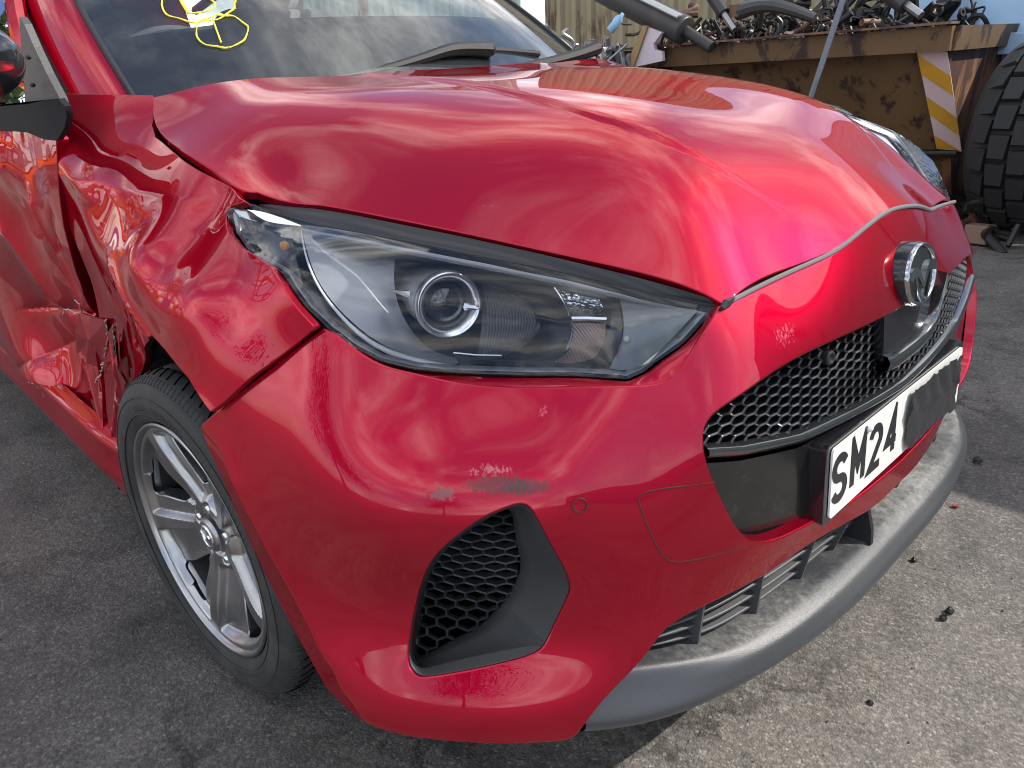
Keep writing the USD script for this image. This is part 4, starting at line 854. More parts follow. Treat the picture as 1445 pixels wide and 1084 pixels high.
# ------------------------------------------------------------------ lower intake and lip
def yc(tab): t = np.array(tab); return lambda y: (np.interp(abs(y), t[:, 0], t[:, 1]), np.interp(abs(y), t[:, 0], t[:, 2]))
def smooth_curve(tab):
    t = np.array(tab, float); t2 = np.vstack([t[::-1]*[-1, 1, 1], t[1:]]); cx, cz = CubicSpline(t2[:, 0], t2[:, 1]), CubicSpline(t2[:, 0], t2[:, 2]); return lambda y: np.array([float(cx(y)), y, float(cz(y))])
c_in = smooth_curve([(0, .800, .285), (.2, .797, .285), (.35, .788, .287), (.45, .770, .290), (.53, .735, .298), (.60, .690, .305)])
c_sh = smooth_curve([(0, .822, .287), (.2, .820, .287), (.35, .812, .288), (.45, .795, .290), (.53, .757, .298), (.62, .700, .300)])
c_cr = smooth_curve([(0, .843, .277), (.2, .841, .277), (.35, .831, .277), (.45, .809, .277), (.54, .768, .277), (.635, .708, .277)])
c_fc = smooth_curve([(0, .859, .260), (.2, .857, .260), (.36, .842, .260), (.47, .814, .260), (.56, .774, .259), (.645, .717, .259)])
c_bt = smooth_curve([(0, .863, .240), (.2, .859, .240), (.38, .833, .240), (.49, .805, .240), (.57, .772, .240), (.65, .716, .240)])
c_un = smooth_curve([(0, .850, .226), (.2, .846, .226), (.38, .820, .226), (.49, .792, .226), (.57, .758, .226), (.65, .702, .226)])
c_bk = smooth_curve([(0, .76, .232), (.2, .76, .232), (.38, .74, .232), (.49, .71, .232), (.57, .67, .232), (.65, .62, .232)])
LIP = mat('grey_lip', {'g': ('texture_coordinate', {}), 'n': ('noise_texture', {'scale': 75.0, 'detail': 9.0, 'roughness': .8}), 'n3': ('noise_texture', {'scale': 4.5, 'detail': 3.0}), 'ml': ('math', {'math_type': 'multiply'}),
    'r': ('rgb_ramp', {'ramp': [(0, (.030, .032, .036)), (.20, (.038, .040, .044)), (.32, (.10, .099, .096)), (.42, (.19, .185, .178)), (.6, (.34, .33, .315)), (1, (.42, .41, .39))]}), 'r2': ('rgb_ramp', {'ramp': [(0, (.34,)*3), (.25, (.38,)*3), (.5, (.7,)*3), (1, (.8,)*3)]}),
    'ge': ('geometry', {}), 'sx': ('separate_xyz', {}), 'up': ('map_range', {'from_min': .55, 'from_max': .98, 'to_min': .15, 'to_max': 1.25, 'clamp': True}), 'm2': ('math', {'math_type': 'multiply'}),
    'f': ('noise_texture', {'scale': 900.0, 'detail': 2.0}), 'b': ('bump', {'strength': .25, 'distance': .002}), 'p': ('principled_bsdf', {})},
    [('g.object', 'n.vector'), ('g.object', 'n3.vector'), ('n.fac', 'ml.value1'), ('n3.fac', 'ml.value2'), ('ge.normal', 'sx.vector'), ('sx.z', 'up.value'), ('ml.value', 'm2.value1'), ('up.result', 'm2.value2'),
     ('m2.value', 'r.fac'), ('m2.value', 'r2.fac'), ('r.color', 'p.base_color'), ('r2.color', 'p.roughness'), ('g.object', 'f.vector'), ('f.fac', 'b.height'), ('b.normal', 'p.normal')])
yl = np.linspace(-.655, .655, 110)
def lip_section(y):
    p = np.array([c_in(y)-[.10, 0, .006]]+[c(y) for c in (c_in, c_sh, c_cr)]+[c_fc(y)*.35+c_bt(y)*.65+[.002, 0, .004], c_bt(y)-[.004, 0, .006], c_un(y)-[.006, 0, 0], c_bk(y)])
    d = np.concatenate([[0], np.cumsum(np.linalg.norm(np.diff(p, axis=0), axis=1))]); t = np.linspace(0, d[-1], 90); q = np.column_stack([np.interp(t, d, p[:, k]) for k in range(3)])
    return gaussian_filter(q, (1.6, 0), mode='nearest')
rows_l = np.array([lip_section(y) for y in yl])
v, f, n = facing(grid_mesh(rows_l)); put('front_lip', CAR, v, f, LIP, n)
red_low = BUMP.P(np.vstack([red_hit, [[0, red_hit[-1, 1]+.002]]])); RL = red_low[np.argsort(red_low[:, 1])]
def red_edge(y): y = -abs(y); return np.interp(y, RL[:, 1], RL[:, 0]), np.interp(y, RL[:, 1], RL[:, 2])
SLAT = plain('slat_black', (.045, .046, .048), .45, bump=.2, scale=700)
for q, ext in ((.86, .47), (.62, .52), (.38, .55), (.14, .57)):
    y_ = np.linspace(-ext, ext, 70); S = []
    for y in y_:
        xr, zr = red_edge(y); b = c_in(y); x, z = b[0]+(xr-b[0])*q-.012, b[2]+(zr-b[2])*q
        S.append([(x-.018, y, z+.004), (x-.004, y, z+.0012), (x, y, z), (x-.004, y, z-.002), (x-.018, y, z+.001)])
    v, f, n = grid_mesh(np.array(S)); put('intake_slat', CAR, v, f, SLAT, n)
for y in (-.47, -.355, -.235, -.13, .13, .235, .355, .47):
    xr, zr = red_edge(y); b = c_in(y)
    putm('intake_fin', CAR, slab([(b[0]-.006, y-.0025, b[2]-.004), (xr-.010, y-.0025, zr+.006), (xr-.07, y-.0025, zr+.006), (b[0]-.07, y-.0025, b[2]-.004)], (0, -1, 0), .005), SLAT, smooth=False)
for y in (-.075,):
    putm('intake_fin', CAR, slab([(.832, y-.005, .284), (.829, y-.005, .312), (.812, y-.005, .368), (.74, y-.005, .37), (.74, y-.005, .28)], (0, -1, 0), .010), BLACK_PLASTIC, smooth=False)
v, f, n = grid_mesh(np.array([[(red_edge(y)[0]-.085, y, z) for z in (.24, .31, .40)] for y in np.linspace(-.62, .62, 30)])); put('intake_backing', CAR, v, f, VOID, n)
# inner lower ledge of the grille opening (red) under the plate: closed by a dark shelf
v, f, n = grid_mesh(np.array([[(gx(y)-.05, y, .425), (gx(y)+.012, y, .405+.03*(abs(y)/.45)**3)] for y in np.linspace(-.45, .45, 30)])); put('grille_shelf', CAR, v, f, BLACK_PLASTIC, n)

# ------------------------------------------------------------------ wheels
TYRE = mat('tyre_rubber', {'g': ('texture_coordinate', {}), 'n': ('noise_texture', {'scale': 18.0, 'detail': 7.0, 'roughness': .65}), 'r': ('rgb_ramp', {'ramp': [(0, (.006, .006, .006)), (.48, (.010, .010, .0098)), (.66, (.024, .023, .022)), (1, (.06, .057, .054))]}),
    'n2': ('noise_texture', {'scale': 350.0, 'detail': 2.0}), 'b': ('bump', {'strength': .25, 'distance': .002}), 'p': ('principled_bsdf', {'roughness': .62})},
    [('g.object', 'n.vector'), ('n.fac', 'r.fac'), ('r.color', 'p.base_color'), ('g.object', 'n2.vector'), ('n2.fac', 'b.height'), ('b.normal', 'p.normal')])
ALLOY = mat('machined_alloy', {'g': ('texture_coordinate', {}), 'n': ('noise_texture', {'scale': 30.0, 'detail': 6.0}), 'r': ('rgb_ramp', {'ramp': [(0, (.28, .28, .29)), (.5, (.40, .40, .41)), (1, (.47, .47, .47))]}), 'p': ('principled_bsdf', {'metallic': 1.0, 'roughness': .27})},
    [('g.object', 'n.vector'), ('n.fac', 'r.fac'), ('r.color', 'p.base_color')])
ALLOY_DARK = plain('wheel_dark_grey', (.02, .02, .021), .6)
STEEL = plain('brake_steel', (.05, .047, .045), .55, .6)
def build_wheel(path, wc, steer, side, full=True):
    """side -1: outer face towards -y"""
    UsdGeom.Xform.Define(stage, path)
    ef = np.array([math.cos(steer), math.sin(steer), 0])*(1 if side < 0 else -1); n_ = np.cross(ef, [0, 0, 1.0])
    n_ = n_/np.linalg.norm(n_); o = np.asarray(wc, float)
    # tyre: lathe about n_; z = 0 is the rim lip's outer face
    R = .3045
    prof = [(-.014, .214), (-.004, .219), (.004, .228), (.010, .242), (.0115, .258), (.0085, .272), (.0065, .2735), (.0035, .283), (-.004, .293), (-.012, .2985), (-.022, .3015)]
    gr = []
    for zc in (-.048, -.086, -.124):
        gr += [(zc+.006, R-.0012), (zc+.0045, R-.007), (zc-.0045, R-.007), (zc-.006, R-.0012)]
    prof = prof+[(-.034, R-.001)]+gr[:4]+[(-.066, R)]+gr[4:8]+[(-.104, R)]+gr[8:]+[(-.140, R-.001), (-.152, .3015), (-.164, .297), (-.172, .285), (-.178, .26), (-.172, .235), (-.160, .214)]
    N_ = 240; G = lathe(prof, o, n_, N_)
    # sipes across the shoulder ribs
    v, f, nn = grid_mesh(G, False, closed_u=True); nn = nn if ((v-o)*nn).sum() > 0 else -nn
    put('tyre', path, v, f, TYRE, None if False else nn)
    ty = stage.GetPrimAtPath(path)
    blocks = []
    if full:
        a_, b_ = ef, np.array([0, 0, 1.0])
        for k in range(72):
            for (z0, z1) in ((-.016, -.040), (-.132, -.158)):
                t = 2*math.pi*(k+.0)/72; t2 = t+.055
                pts = []
                for w in np.linspace(0, 1, 6):
                    z = z0+(z1-z0)*w; tt = t+(t2-t)*w; rr = np.interp(z, [-.158, -.15, -.14, -.034, -.022, -.012], [.2990, .3022, R-.0008, R-.0008, .3015, .2985])+.0002
                    pts.append(o+n_*z+rr*(math.cos(tt)*a_+math.sin(tt)*b_))
                blocks.append(tube(pts, .0016, 4))
        putm('tread_sipe', path, cat_m(blocks), VOID, kind='stuff')
        ser = []
        for k in range(150):
            t = 2*math.pi*k/150; dd = math.cos(t)*a_+math.sin(t)*b_; d2 = math.cos(t+.012)*a_+math.sin(t+.012)*b_
            if (k // 6) % 5 < 3: ser.append(tube([o+n_*.0108+.2455*dd, o+n_*.0112+.2560*d2], .0007, 4))
            ser.append(tube([o+n_*-.0005+.2895*dd, o+n_*-.0115+.2985*d2], .0011, 4))
        putm('sidewall_serration', path, cat_m(ser), TYRE, kind='stuff')
        # raised rings on the sidewall
        for rr, zz_ in ((.2395, .0098), (.268, .0098)):
            t = np.linspace(0, 2*np.pi, 120)[:-1]; putm('sidewall_ring', path, tube(o+n_*zz_+rr*(np.cos(t)[:, None]*a_+np.sin(t)[:, None]*b_), .0012, 5, closed=True), TYRE)
    lathe_put('rim_barrel', path, [(.000, .2205), (.004, .2185), (.003, .2135), (-.006, .2095), (-.022, .205), (-.034, .203)], o, n_, ALLOY, 96)
    lathe_put('rim_well', path, [(-.034, .203), (-.06, .199), (-.12, .196), (-.165, .205)], o, n_, ALLOY_DARK, 60)
    # spoked face: sheet with windows
    def face(ab):
        r = np.hypot(ab[:, 0], ab[:, 1]); a = np.arctan2(ab[:, 1], ab[:, 0])
        ph = (a/(2*np.pi/5)+.25) % 1.0; d = np.minimum(ph, 1-ph)              # 0 on a spoke's middle, .5 in a window
        sg = np.where(ph < .5, 1, -1)
        dish = -.030+.026*sstep((r-.04)/.155)
        ws = r*d*2*np.pi/5*sg; blade = sstep((r-.058)/.02)*sstep((.204-r)/.014)
        hw_ = .016+.015*sstep((r-.05)/.15)
        low = -.015*sstep((ws+hw_*.2)/.009)*blade-.10*np.clip(ws, 0, .05)*blade-.013*sstep((-ws-hw_*1.1)/.009)*blade
        hub = -.006*sstep((.043-r)/.006)
        lug = np.zeros(len(r))
        for k in range(5):
            lx, ly = .050*math.cos(2*np.pi/5*(k+.25)), .050*math.sin(2*np.pi/5*(k+.25)); lug -= .012*np.exp(-((np.hypot(ab[:, 0]-lx, ab[:, 1]-ly))/.011)**4)
        return dish+low+hub+lug
    F = FuncF(o, ef, (0, 0, 1), face)
    holes = []
    for k in range(5):
        a0 = 2*np.pi/5*(k+.25); hw = []
        for a_s, r_ in ((-.24, .192), (-.08, .195), (.08, .195), (.24, .192), (.21, .165), (.15, .125), (.08, .102), (0, .097), (-.08, .102), (-.15, .125), (-.21, .165)):
            hw.append((r_*math.cos(a0+a_s), r_*math.sin(a0+a_s)))
        holes.append(spline(np.array(hw), 60, closed=True))
    t = np.linspace(0, 2*np.pi, 150)[:-1]; outer = np.column_stack([.2085*np.cos(t), .2085*np.sin(t)])
    v, f, nn = sheet(F, outer, holes, h=.003 if full else .012, step=.006, r=.003, depth=.028)
    rim = put('rim', path, v, f, ALLOY, nn)
    lathe_put('hub_cap', path, [(-.028, .032), (-.0235, .031), (-.021, .027), (-.0195, .018), (-.019, .0005)], o, n_, ALLOY, 40)
    lathe_put('cap_ring', path, [(-.0205, .0225), (-.0175, .0215), (-.0185, .0185), (-.020, .018)], o, n_, CHROME, 40)
    b_ = np.array([0, 0, 1.0])
    putm('cap_wing', path, tube(spline([o+n_*-.0175+ef*x+b_*z for x, z in ((-.018, .004), (-.009, .006), (0, -.004), (.009, .006), (.018, .004))], 14), .0022, 5), CHROME)
    for k in range(5):
        a = 2*np.pi/5*(k+.25)
        lathe_put('wheel_nut', path, [(-.05, .0085), (-.034, .0085), (-.029, .007), (-.028, .004), (-.028, .0003)], o+ef*.050*math.cos(a)+b_*.050*math.sin(a), n_, CHROME, 8)
    lathe_put('brake_disc', path, [(-.085, .139), (-.080, .139), (-.080, .07), (-.06, .068), (-.06, .0005)], o, n_, STEEL, 60)
    lathe_put('inner_void', path, [(-.10, .2), (-.10, .0005)], o, n_, VOID, 30)
STEER = .051
build_wheel(numbered(CAR+'/wheel'), (0, -.858, .300), STEER, -1)
build_wheel(numbered(CAR+'/wheel'), (0, .845, .300), 0.0, 1, False)
for s in (-1, 1): build_wheel(numbered(CAR+'/wheel'), (-2.56, .845*s, .300), 0.0, s, False)

# ------------------------------------------------------------------ the yard
def rusty(name, base, rust=(.07, .028, .014), thr=.58, scale=3.0, rough=.6, streak=(1, 1, .25)):
    return mat(name, {'g': ('geometry', {}), 'm': ('mapping', {'scale': streak}), 'n': ('noise_texture', {'scale': scale, 'detail': 10.0, 'roughness': .68, 'distortion': .3}), 'n2': ('noise_texture', {'scale': scale*.5, 'detail': 5.0}),
        'r': ('rgb_ramp', {'ramp': [(0, (0, 0, 0)), (thr-.03, (0, 0, 0)), (thr+.02, (1, 1, 1)), (1, (1, 1, 1))]}), 'c': ('rgb_ramp', {'ramp': [(0, tuple(x*.6 for x in base)), (.5, base), (1, tuple(min(1, x*1.25) for x in base))]}),
        'mx': ('mix_color', {'b': rust}), 'b': ('bump', {'strength': .35, 'distance': .004}), 'p': ('principled_bsdf', {'roughness': rough})},
        [('g.position', 'm.vector'), ('m.vector', 'n.vector'), ('g.position', 'n2.vector'), ('n.fac', 'r.fac'), ('n2.fac', 'c.fac'), ('c.color', 'mx.a'), ('r.color', 'mx.fac'), ('mx.result', 'p.base_color'), ('n.fac', 'b.height'), ('b.normal', 'p.normal')])
SKIP_TAN = rusty('skip_tan', (.105, .060, .024), (.022, .010, .007), thr=.56, scale=5.5, streak=(1, 1, .55))
SKIP_RUST = rusty('skip_rust', (.16, .075, .035), (.05, .02, .012), thr=.52, scale=6)
BLUE_METAL = rusty('blue_metal', (.28, .42, .58), (.20, .12, .06), thr=.64, scale=4)
DARKSCRAP = plain('oily_scrap', (.022, .020, .019), .4, .5, bump=.4, scale=60)
GREYSCRAP = plain('bare_steel', (.30, .30, .31), .35, .9)
RUSTY = rusty('rusty_steel', (.12, .055, .028), (.05, .02, .012), thr=.5, scale=9)
def poly_box(top, bot, t=None):
    """closed solid between two 4-point loops"""
    v = np.vstack([top, bot]); return trimesh.Trimesh(v, [[0, 1, 2], [0, 2, 3], [4, 6, 5], [4, 7, 6]]+sum([[[i, 4+i, (i+1) % 4], [(i+1) % 4, 4+i, 4+(i+1) % 4]] for i in range(4)], []), process=False)
# tan skip: sides lean in towards the bottom
sk = thing('scrap_skip', 'rusty tan skip full of dark car parts, with a striped hazard plate', 'skip')
zt = lambda x: 1.045+.028*(x+1.3)
SX0, SX1 = -2.75, -.36
tf = [np.array([SX0, 3.5, zt(SX0)]), np.array([SX1, 3.5, zt(SX1)])]; bf_ = [np.array([SX0+.5, 4.06, .12]), np.array([SX1-.02, 4.06, .12])]
tb = [p+[0, 1.9, 0] for p in tf]; bb = [p+[0, .8, 0] for p in bf_]
putm('front_panel', sk, poly_box([tf[0], tf[1], tf[1]+[0, .02, 0], tf[0]+[0, .02, 0]], [bf_[0], bf_[1], bf_[1]+[0, .02, 0], bf_[0]+[0, .02, 0]]), SKIP_TAN, smooth=False)
putm('back_panel', sk, poly_box([tb[0], tb[1], tb[1]+[0, .02, 0], tb[0]+[0, .02, 0]], [bb[0], bb[1], bb[1]+[0, .02, 0], bb[0]+[0, .02, 0]]), SKIP_RUST, smooth=False)
for k in (0, 1):
    d = np.array([.02*(1 if k == 0 else -1), 0, 0]); putm('end_panel', sk, poly_box([tf[k], tb[k], tb[k]+d, tf[k]+d], [bf_[k], bb[k], bb[k]+d, bf_[k]+d]), SKIP_RUST, smooth=False)
putm('floor', sk, poly_box([bf_[0]+[0, 0, .03], bf_[1]+[0, 0, .03], bb[1]+[0, 0, .03], bb[0]+[0, 0, .03]], [bf_[0], bf_[1], bb[1], bb[0]]), SKIP_RUST, smooth=False)
for a, b in ((tf[0]+[-.03, -.02, 0], tf[1]+[.03, -.02, 0]), (tb[0]+[-.03, .02, 0], tb[1]+[.03, .02, 0]), (tf[0]+[-.02, 0, 0], tb[0]+[-.02, 0, 0]), (tf[1]+[.02, 0, 0], tb[1]+[.02, 0, 0])):
    d = (b-a)/np.linalg.norm(b-a); s_ = np.cross(d, [0, 0, 1.0])*.035
    putm('rim', sk, poly_box([a-s_+[0, 0, .01], b-s_+[0, 0, .01], b+s_+[0, 0, .01], a+s_+[0, 0, .01]], [a-s_-[0, 0, .11], b-s_-[0, 0, .11], b+s_*.6-[0, 0, .11], a+s_*.6-[0, 0, .11]]), SKIP_TAN if a[1] < 4 else SKIP_RUST, smooth=False)
putm('rim_cap', sk, box((2.46, .13, .012), ((SX0+SX1)/2, 3.47, 1.062), rot=(0, -.028, 0)), SKIP_RUST)
def fpnt(x, z, off=.006):
    """point on the leaning front panel"""
    t = (1.045-z)/(1.045-.12); return np.array([x, 3.5+.56*t-off, z])
putm('corner_post', sk, slab([fpnt(SX1-.045, .95, .02), fpnt(SX1+.01, .95, .02), fpnt(SX1-.0, .13, .02), fpnt(SX1-.05, .13, .02)], (0, -1, 0), .02), SKIP_RUST, smooth=False)
putm('lower_bar', sk, tube([fpnt(-1.2, .34, .03), fpnt(SX1+.04, .40, .03)], .022, 8), DARKSCRAP)
# hazard plate
def onface(u, v, off=.012):
    d = ray(u, v)[0]; n_ = np.cross([1, 0, 0], bf_[0]-tf[0]-[.5, 0, 0]); n_ /= np.linalg.norm(n_); t = ((tf[0]-CAM)@n_-0)/(d@n_); p = CAM+d*t; return p-off*np.array([0, 1, .2])
hz = [onface(*q) for q in ((1295, 72), (1338, 72), (1358, 213), (1323, 209))]
HP = plain('hazard_white', (.55, .42, .42), .5, bump=.3, scale=40); HA = rusty('hazard_amber', (.50, .26, .025), (.15, .08, .05), thr=.68, scale=12)
putm('hazard_plate', sk, slab(hz[::-1], (0, -1, 0), .004), HP, smooth=False, label='hazard plate striped amber and faded white')
hp_path = sk+'/hazard_plate'
def bil(s, t): return (hz[0]*(1-s)+hz[1]*s)*(1-t)+(hz[3]*(1-s)+hz[2]*s)*t-np.array([0, .003, 0])
for t0 in (.03, .44, .85):
    t1, sl = t0+.19, .20
    q = [(0, t0), (1, t0+sl), (1, t1+sl), (0, t1)]; q = [(s, min(t, 1.0)) for s, t in q]
    putm('stripe', hp_path, slab([bil(*c) for c in q][::-1], (0, -1, 0), .003), HA, smooth=False)
# scrap in the skip
def clutter(n, x0, x1, y0, y1, z0, z1, seed, size=.12):
    r = np.random.default_rng(seed); ms = []
    for k in range(n):
        c = np.array([r.uniform(x0, x1), r.uniform(y0, y1), r.uniform(z0, z1)]); w = r.random(); s = size*r.uniform(.5, 1.4)
        if w < .35: m_ = tube(spline(c+np.cumsum(r.normal(0, s*.7, (4, 3)), 0), 10), s*r.uniform(.08, .22), 7)
        elif w < .6: m_ = box((s*2, s*.5, s*.35), c, rot=r.uniform(0, 3, 3), bev=s*.08)
        elif w < .8:
            m_ = trimesh.creation.annulus(s*.25, s*.5, s*.3, sections=14); m_.apply_transform(trimesh.transformations.euler_matrix(*r.uniform(0, 3, 3))); m_.apply_translation(c)
        else:
            m_ = trimesh.creation.cylinder(s*.25, s*1.6, sections=12); m_.apply_transform(trimesh.transformations.euler_matrix(*r.uniform(0, 3, 3))); m_.apply_translation(c)
        ms.append(m_)
    return cat_m(ms)
p = putm('scrap_heap', '/World', cat_m([clutter(160, -2.55, -.55, 3.80, 5.2, .90, 1.10, 3), clutter(420, -2.6, -.5, 3.68, 4.9, 1.0, 1.19, 33, .055), clutter(60, -2.2, -.7, 4.2, 5.2, 1.05, 1.30, 4)]), DARKSCRAP, kind='stuff'); tag(p, 'oily black heap of car parts filling the tan skip', 'scrap')
p = putm('rusty_scrap', '/World', clutter(45, -2.5, -.6, 3.75, 5.0, .99, 1.18, 5, .10), RUSTY, kind='stuff'); tag(p, 'rust brown scrap lumps among the black parts in the skip', 'scrap')
def at(u, v, y): return on(u, v, 'y', y)
# suspension arm, shock absorbers, exhaust silencer
sa = thing('suspension_arm', 'black curved suspension arm on top of the scrap in the tan skip', 'car part')
c = spline([at(1040, 18, 3.62), at(1075, 8, 3.62), at(1110, 12, 3.62), at(1150, 26, 3.64)], 20); putm('arm', sa, tube(c, np.interp(np.linspace(0, 1, 20), [0, .5, 1], [.05, .04, .03]), 10), plain('satin_black', (.03, .03, .031), .3))
mm = trimesh.creation.annulus(.025, .052, .07, sections=20); mm.apply_translation(c[0]+[0, 0, .01]); putm('bush', sa, mm, RUSTY)
for k, (a, b, lab) in enumerate((((1003, -8), (1037, 42), 'black shock absorber leaning left of the suspension arm in the skip'), ((1255, -10), (1300, 22), 'dark exhaust pipe lying at the right end of the scrap in the skip'))):
    q = thing('shock_absorber' if k == 0 else 'exhaust_pipe', lab, 'car part'); A, B = at(*a, 3.6), at(*b, 3.55)
    putm('body', q, tube([A, A*.45+B*.55], .04 if k == 0 else .05, 14), plain('damper_black%d' % k, (.02, .02, .022), .25)); putm('rod', q, tube([A*.5+B*.5, B], .022, 10), GREYSCRAP)
si = thing('exhaust_silencer', 'dark cylindrical silencer with a ribbed silver strap, hanging over the skip corner', 'car part')
A, B = at(868, -6, 3.42), at(968, 44, 3.40); ax_ = (B-A)/np.linalg.norm(B-A)
lathe_put('shell', si, [(-.3, .0005), (-.3, .085), (.0, .09), (np.linalg.norm(B-A)-.02, .09), (np.linalg.norm(B-A), .08), (np.linalg.norm(B-A), .0005)], A, ax_, rusty('silencer_shell', (.03, .028, .027), (.07, .035, .02), thr=.6, scale=6, rough=.4), 32)
rb = []
for k in range(5):
    pth = [A+ax_*t_+np.array([0, -.03, .088])+np.array([.0, -.022*k+.03, .004*(-k+2)**2*-.6]) for t_ in np.linspace(.18, np.linalg.norm(B-A)-.01, 8)]
    rb.append(tube(pth, .0085, 6))
putm('ribbed_strap', si, cat_m(rb), plain('galvanised', (.45, .45, .44), .4, .8))
putm('tail_pipe', si, tube([B-ax_*.02, B+ax_*.22+[0, 0, -.02]], .036, 14), plain('pipe_black', (.02, .02, .02), .5))
# lilac-white bracket and the heap of bright scrap left of the skip
br_ = thing('white_bracket', 'faded white folded steel bracket standing beside the skip end', 'scrap')
putm('plate', br_, slab([at(912, 38, 3.3), at(934, 46, 3.3), at(922, 62, 3.3), at(924, 70, 3.3), at(934, 73, 3.3), at(935, 86, 3.3), at(890, 96, 3.3)][::-1], (0, -1, 0), .03), plain('faded_lilac', (.50, .44, .48), .6, bump=.3, scale=50), smooth=False)
putm('wooden_edge', br_, slab([at(907, 36, 3.28), at(913, 38, 3.28), at(893, 96, 3.28), at(882, 96, 3.28)][::-1], (0, -1, 0), .04), plain('old_wood', (.28, .19, .09), .8, bump=.4, scale=30), smooth=False)
p = putm('bright_scrap', '/World', cat_m([clutter(90, -2.9, -2.25, 2.9, 3.5, .55, 1.02, 8, .09), clutter(40, -2.7, -2.3, 3.0, 3.4, .9, 1.06, 9, .06)]), GREYSCRAP, kind='stuff'); tag(p, 'silvery heap of mixed aluminium scrap behind the car windscreen', 'scrap')
p = putm('black_rubbish', '/World', clutter(120, -3.2, -2.1, 2.85, 3.6, .0, .85, 10, .16), DARKSCRAP, kind='stuff'); tag(p, 'dark rubbish under the silvery scrap heap', 'scrap')
bt = thing('plastic_bottle', 'crumpled pale blue plastic bottle on the silvery scrap', 'bottle'); e = at(868, 34, 3.15)
lathe_put('bottle', bt, [(-.05, .0005), (-.05, .028), (0, .026), (.04, .030), (.06, .012), (.08, .012), (.08, .0005)], e, (.5, .2, .6), plain('blue_plastic', (.25, .45, .65), .3), 16)
for k in range(6):
    r_ = np.random.default_rng(40+k); a = np.array([-2.75+.09*k, 3.0, .92+.03*r_.random()]); b = a+[r_.uniform(-.1, .3), r_.uniform(-.1, .2), r_.uniform(.0, .16)]
    p = putm('steel_rod', '/World', tube([a, b], .007, 6), GREYSCRAP); tag(p, '%s bright thin metal rod sticking out of the silvery scrap heap' % ('leftmost', 'second', 'third', 'fourth', 'fifth', 'rightmost')[k], 'rod', 'bright rods in the scrap heap')
# steel bar leaning on the skip
p = putm('steel_bar', '/World', tube([at(1194, -14, 3.38), at(1143, 142, 3.2), at(1118, 215, 3.1)], .017, 6), plain('bar_grey', (.14, .15, .17), .4, .7), smooth=False); tag(p, 'long grey steel bar leaning against the tan skip', 'bar')
# blue skip at the back
bs = thing('blue_skip', 'pale blue rusty skip standing behind the big tyre', 'skip')
b0 = at(1346, 64, 4.5); L_ = 2.4
def bslab(z0, z1, y0, y1, nm, mt=BLUE_METAL): return putm(nm, bs, poly_box([[b0[0]-.5, y1, z1], [b0[0]+L_, y1, z1], [b0[0]+L_, y1+.03, z1], [b0[0]-.5, y1+.03, z1]], [[b0[0]-.5, y0, z0], [b0[0]+L_, y0, z0], [b0[0]+L_, y0+.03, z0], [b0[0]-.5, y0+.03, z0]]), mt, smooth=False)
bslab(b0[2]+.0, b0[2]+.6, 4.5, 4.62, 'upper_panel'); bslab(.1, b0[2]-.02, 4.75, 4.5, 'lower_panel')
putm('ledge', bs, box((L_+.5, .12, .12), (b0[0]+L_/2-.25, 4.46, b0[2]-.0), bev=.008), BLUE_METAL)
hk = at(1375, 30, 4.44); putm('hook', bs, tube(spline([hk+[-.06, .02, -.06], hk+[-.02, -.03, .01], hk+[.04, -.04, .03], hk+[.09, 0, -.05]], 14), .014, 8), DARKSCRAP)
putm('back_box', bs, box((L_+.5, 1.2, 1.5), (b0[0]+L_/2-.25, 5.3, .85)), BLUE_METAL)
# big loader tyre
bt_ = thing('loader_tyre', 'big black block tread loader tyre standing by the skips', 'tyre')
tc = np.array([.10, 3.95, .505]); axx = np.array([1.0, -.12, 0]); axx /= np.linalg.norm(axx); TR, TW = .515, .50
BT = plain('old_tyre', (.006, .006, .007), .7, bump=.5, scale=60); BTL = plain('tyre_lug_worn', (.009, .009, .0095), .75, bump=.5, scale=80)
prof = [(-.17, .27), (-.215, .31), (-.245, .38), (-.24, .44), (-.20, TR-.03), (0, TR-.02), (.20, TR-.03), (.24, .44), (.245, .38), (.215, .31), (.17, .27)]
lathe_put('carcass', bt_, prof, tc, axx, BT, 72)
fu = np.cross(axx, [0, 0, 1.0]); fu /= np.linalg.norm(fu)
def tlug(t0, t1, w0, w1, h=.028):
    vs = []
    for hh in (0, h):
        for t, w in ((t0, w0), (t0, w1), (t1, w1+.012), (t1, w0+.012)):
            rr = TR-.03+.012*(1-(w/.2)**2)+hh-(.03 if abs(w) > .19 else 0); ins = .006 if hh else 0
            tt = t+(ins/TR if t == t0 else -ins/TR); ww = w+(ins if w == w0 else -ins)
            vs.append(tc+axx*ww+rr*(math.cos(tt)*fu+math.sin(tt)*np.array([0, 0, 1.0])))
    return trimesh.Trimesh(vs, [[4, 5, 6], [4, 6, 7]]+sum([[[i, (i+1) % 4, 4+i], [(i+1) % 4, 4+(i+1) % 4, 4+i]] for i in range(4)], []), process=False)
for k in range(22):
    t = 2*np.pi*k/22
    for j, w in enumerate((-.21, -.105, .0, .105)):
        st_ = (j % 2)*.5*2*np.pi/22
        putm('tread_block', bt_, tlug(t+st_, t+st_+.245, w+.004, w+.098), BTL if j < 3 else BT, smooth=False)
    vs = [tc+axx*a+r*(math.cos(tt)*fu+math.sin(tt)*np.array([0, 0, 1.0])) for a, r, tt in ((.20, TR-.02, t), (.20, TR-.02, t+.12), (.256, .41, t+.10), (.256, .41, t+.02), (.17, TR-.05, t), (.17, TR-.05, t+.12), (.23, .40, t+.10), (.23, .40, t+.02))]
    putm('shoulder_lug', bt_, trimesh.convex.convex_hull(np.array(vs)), BTL, smooth=False)
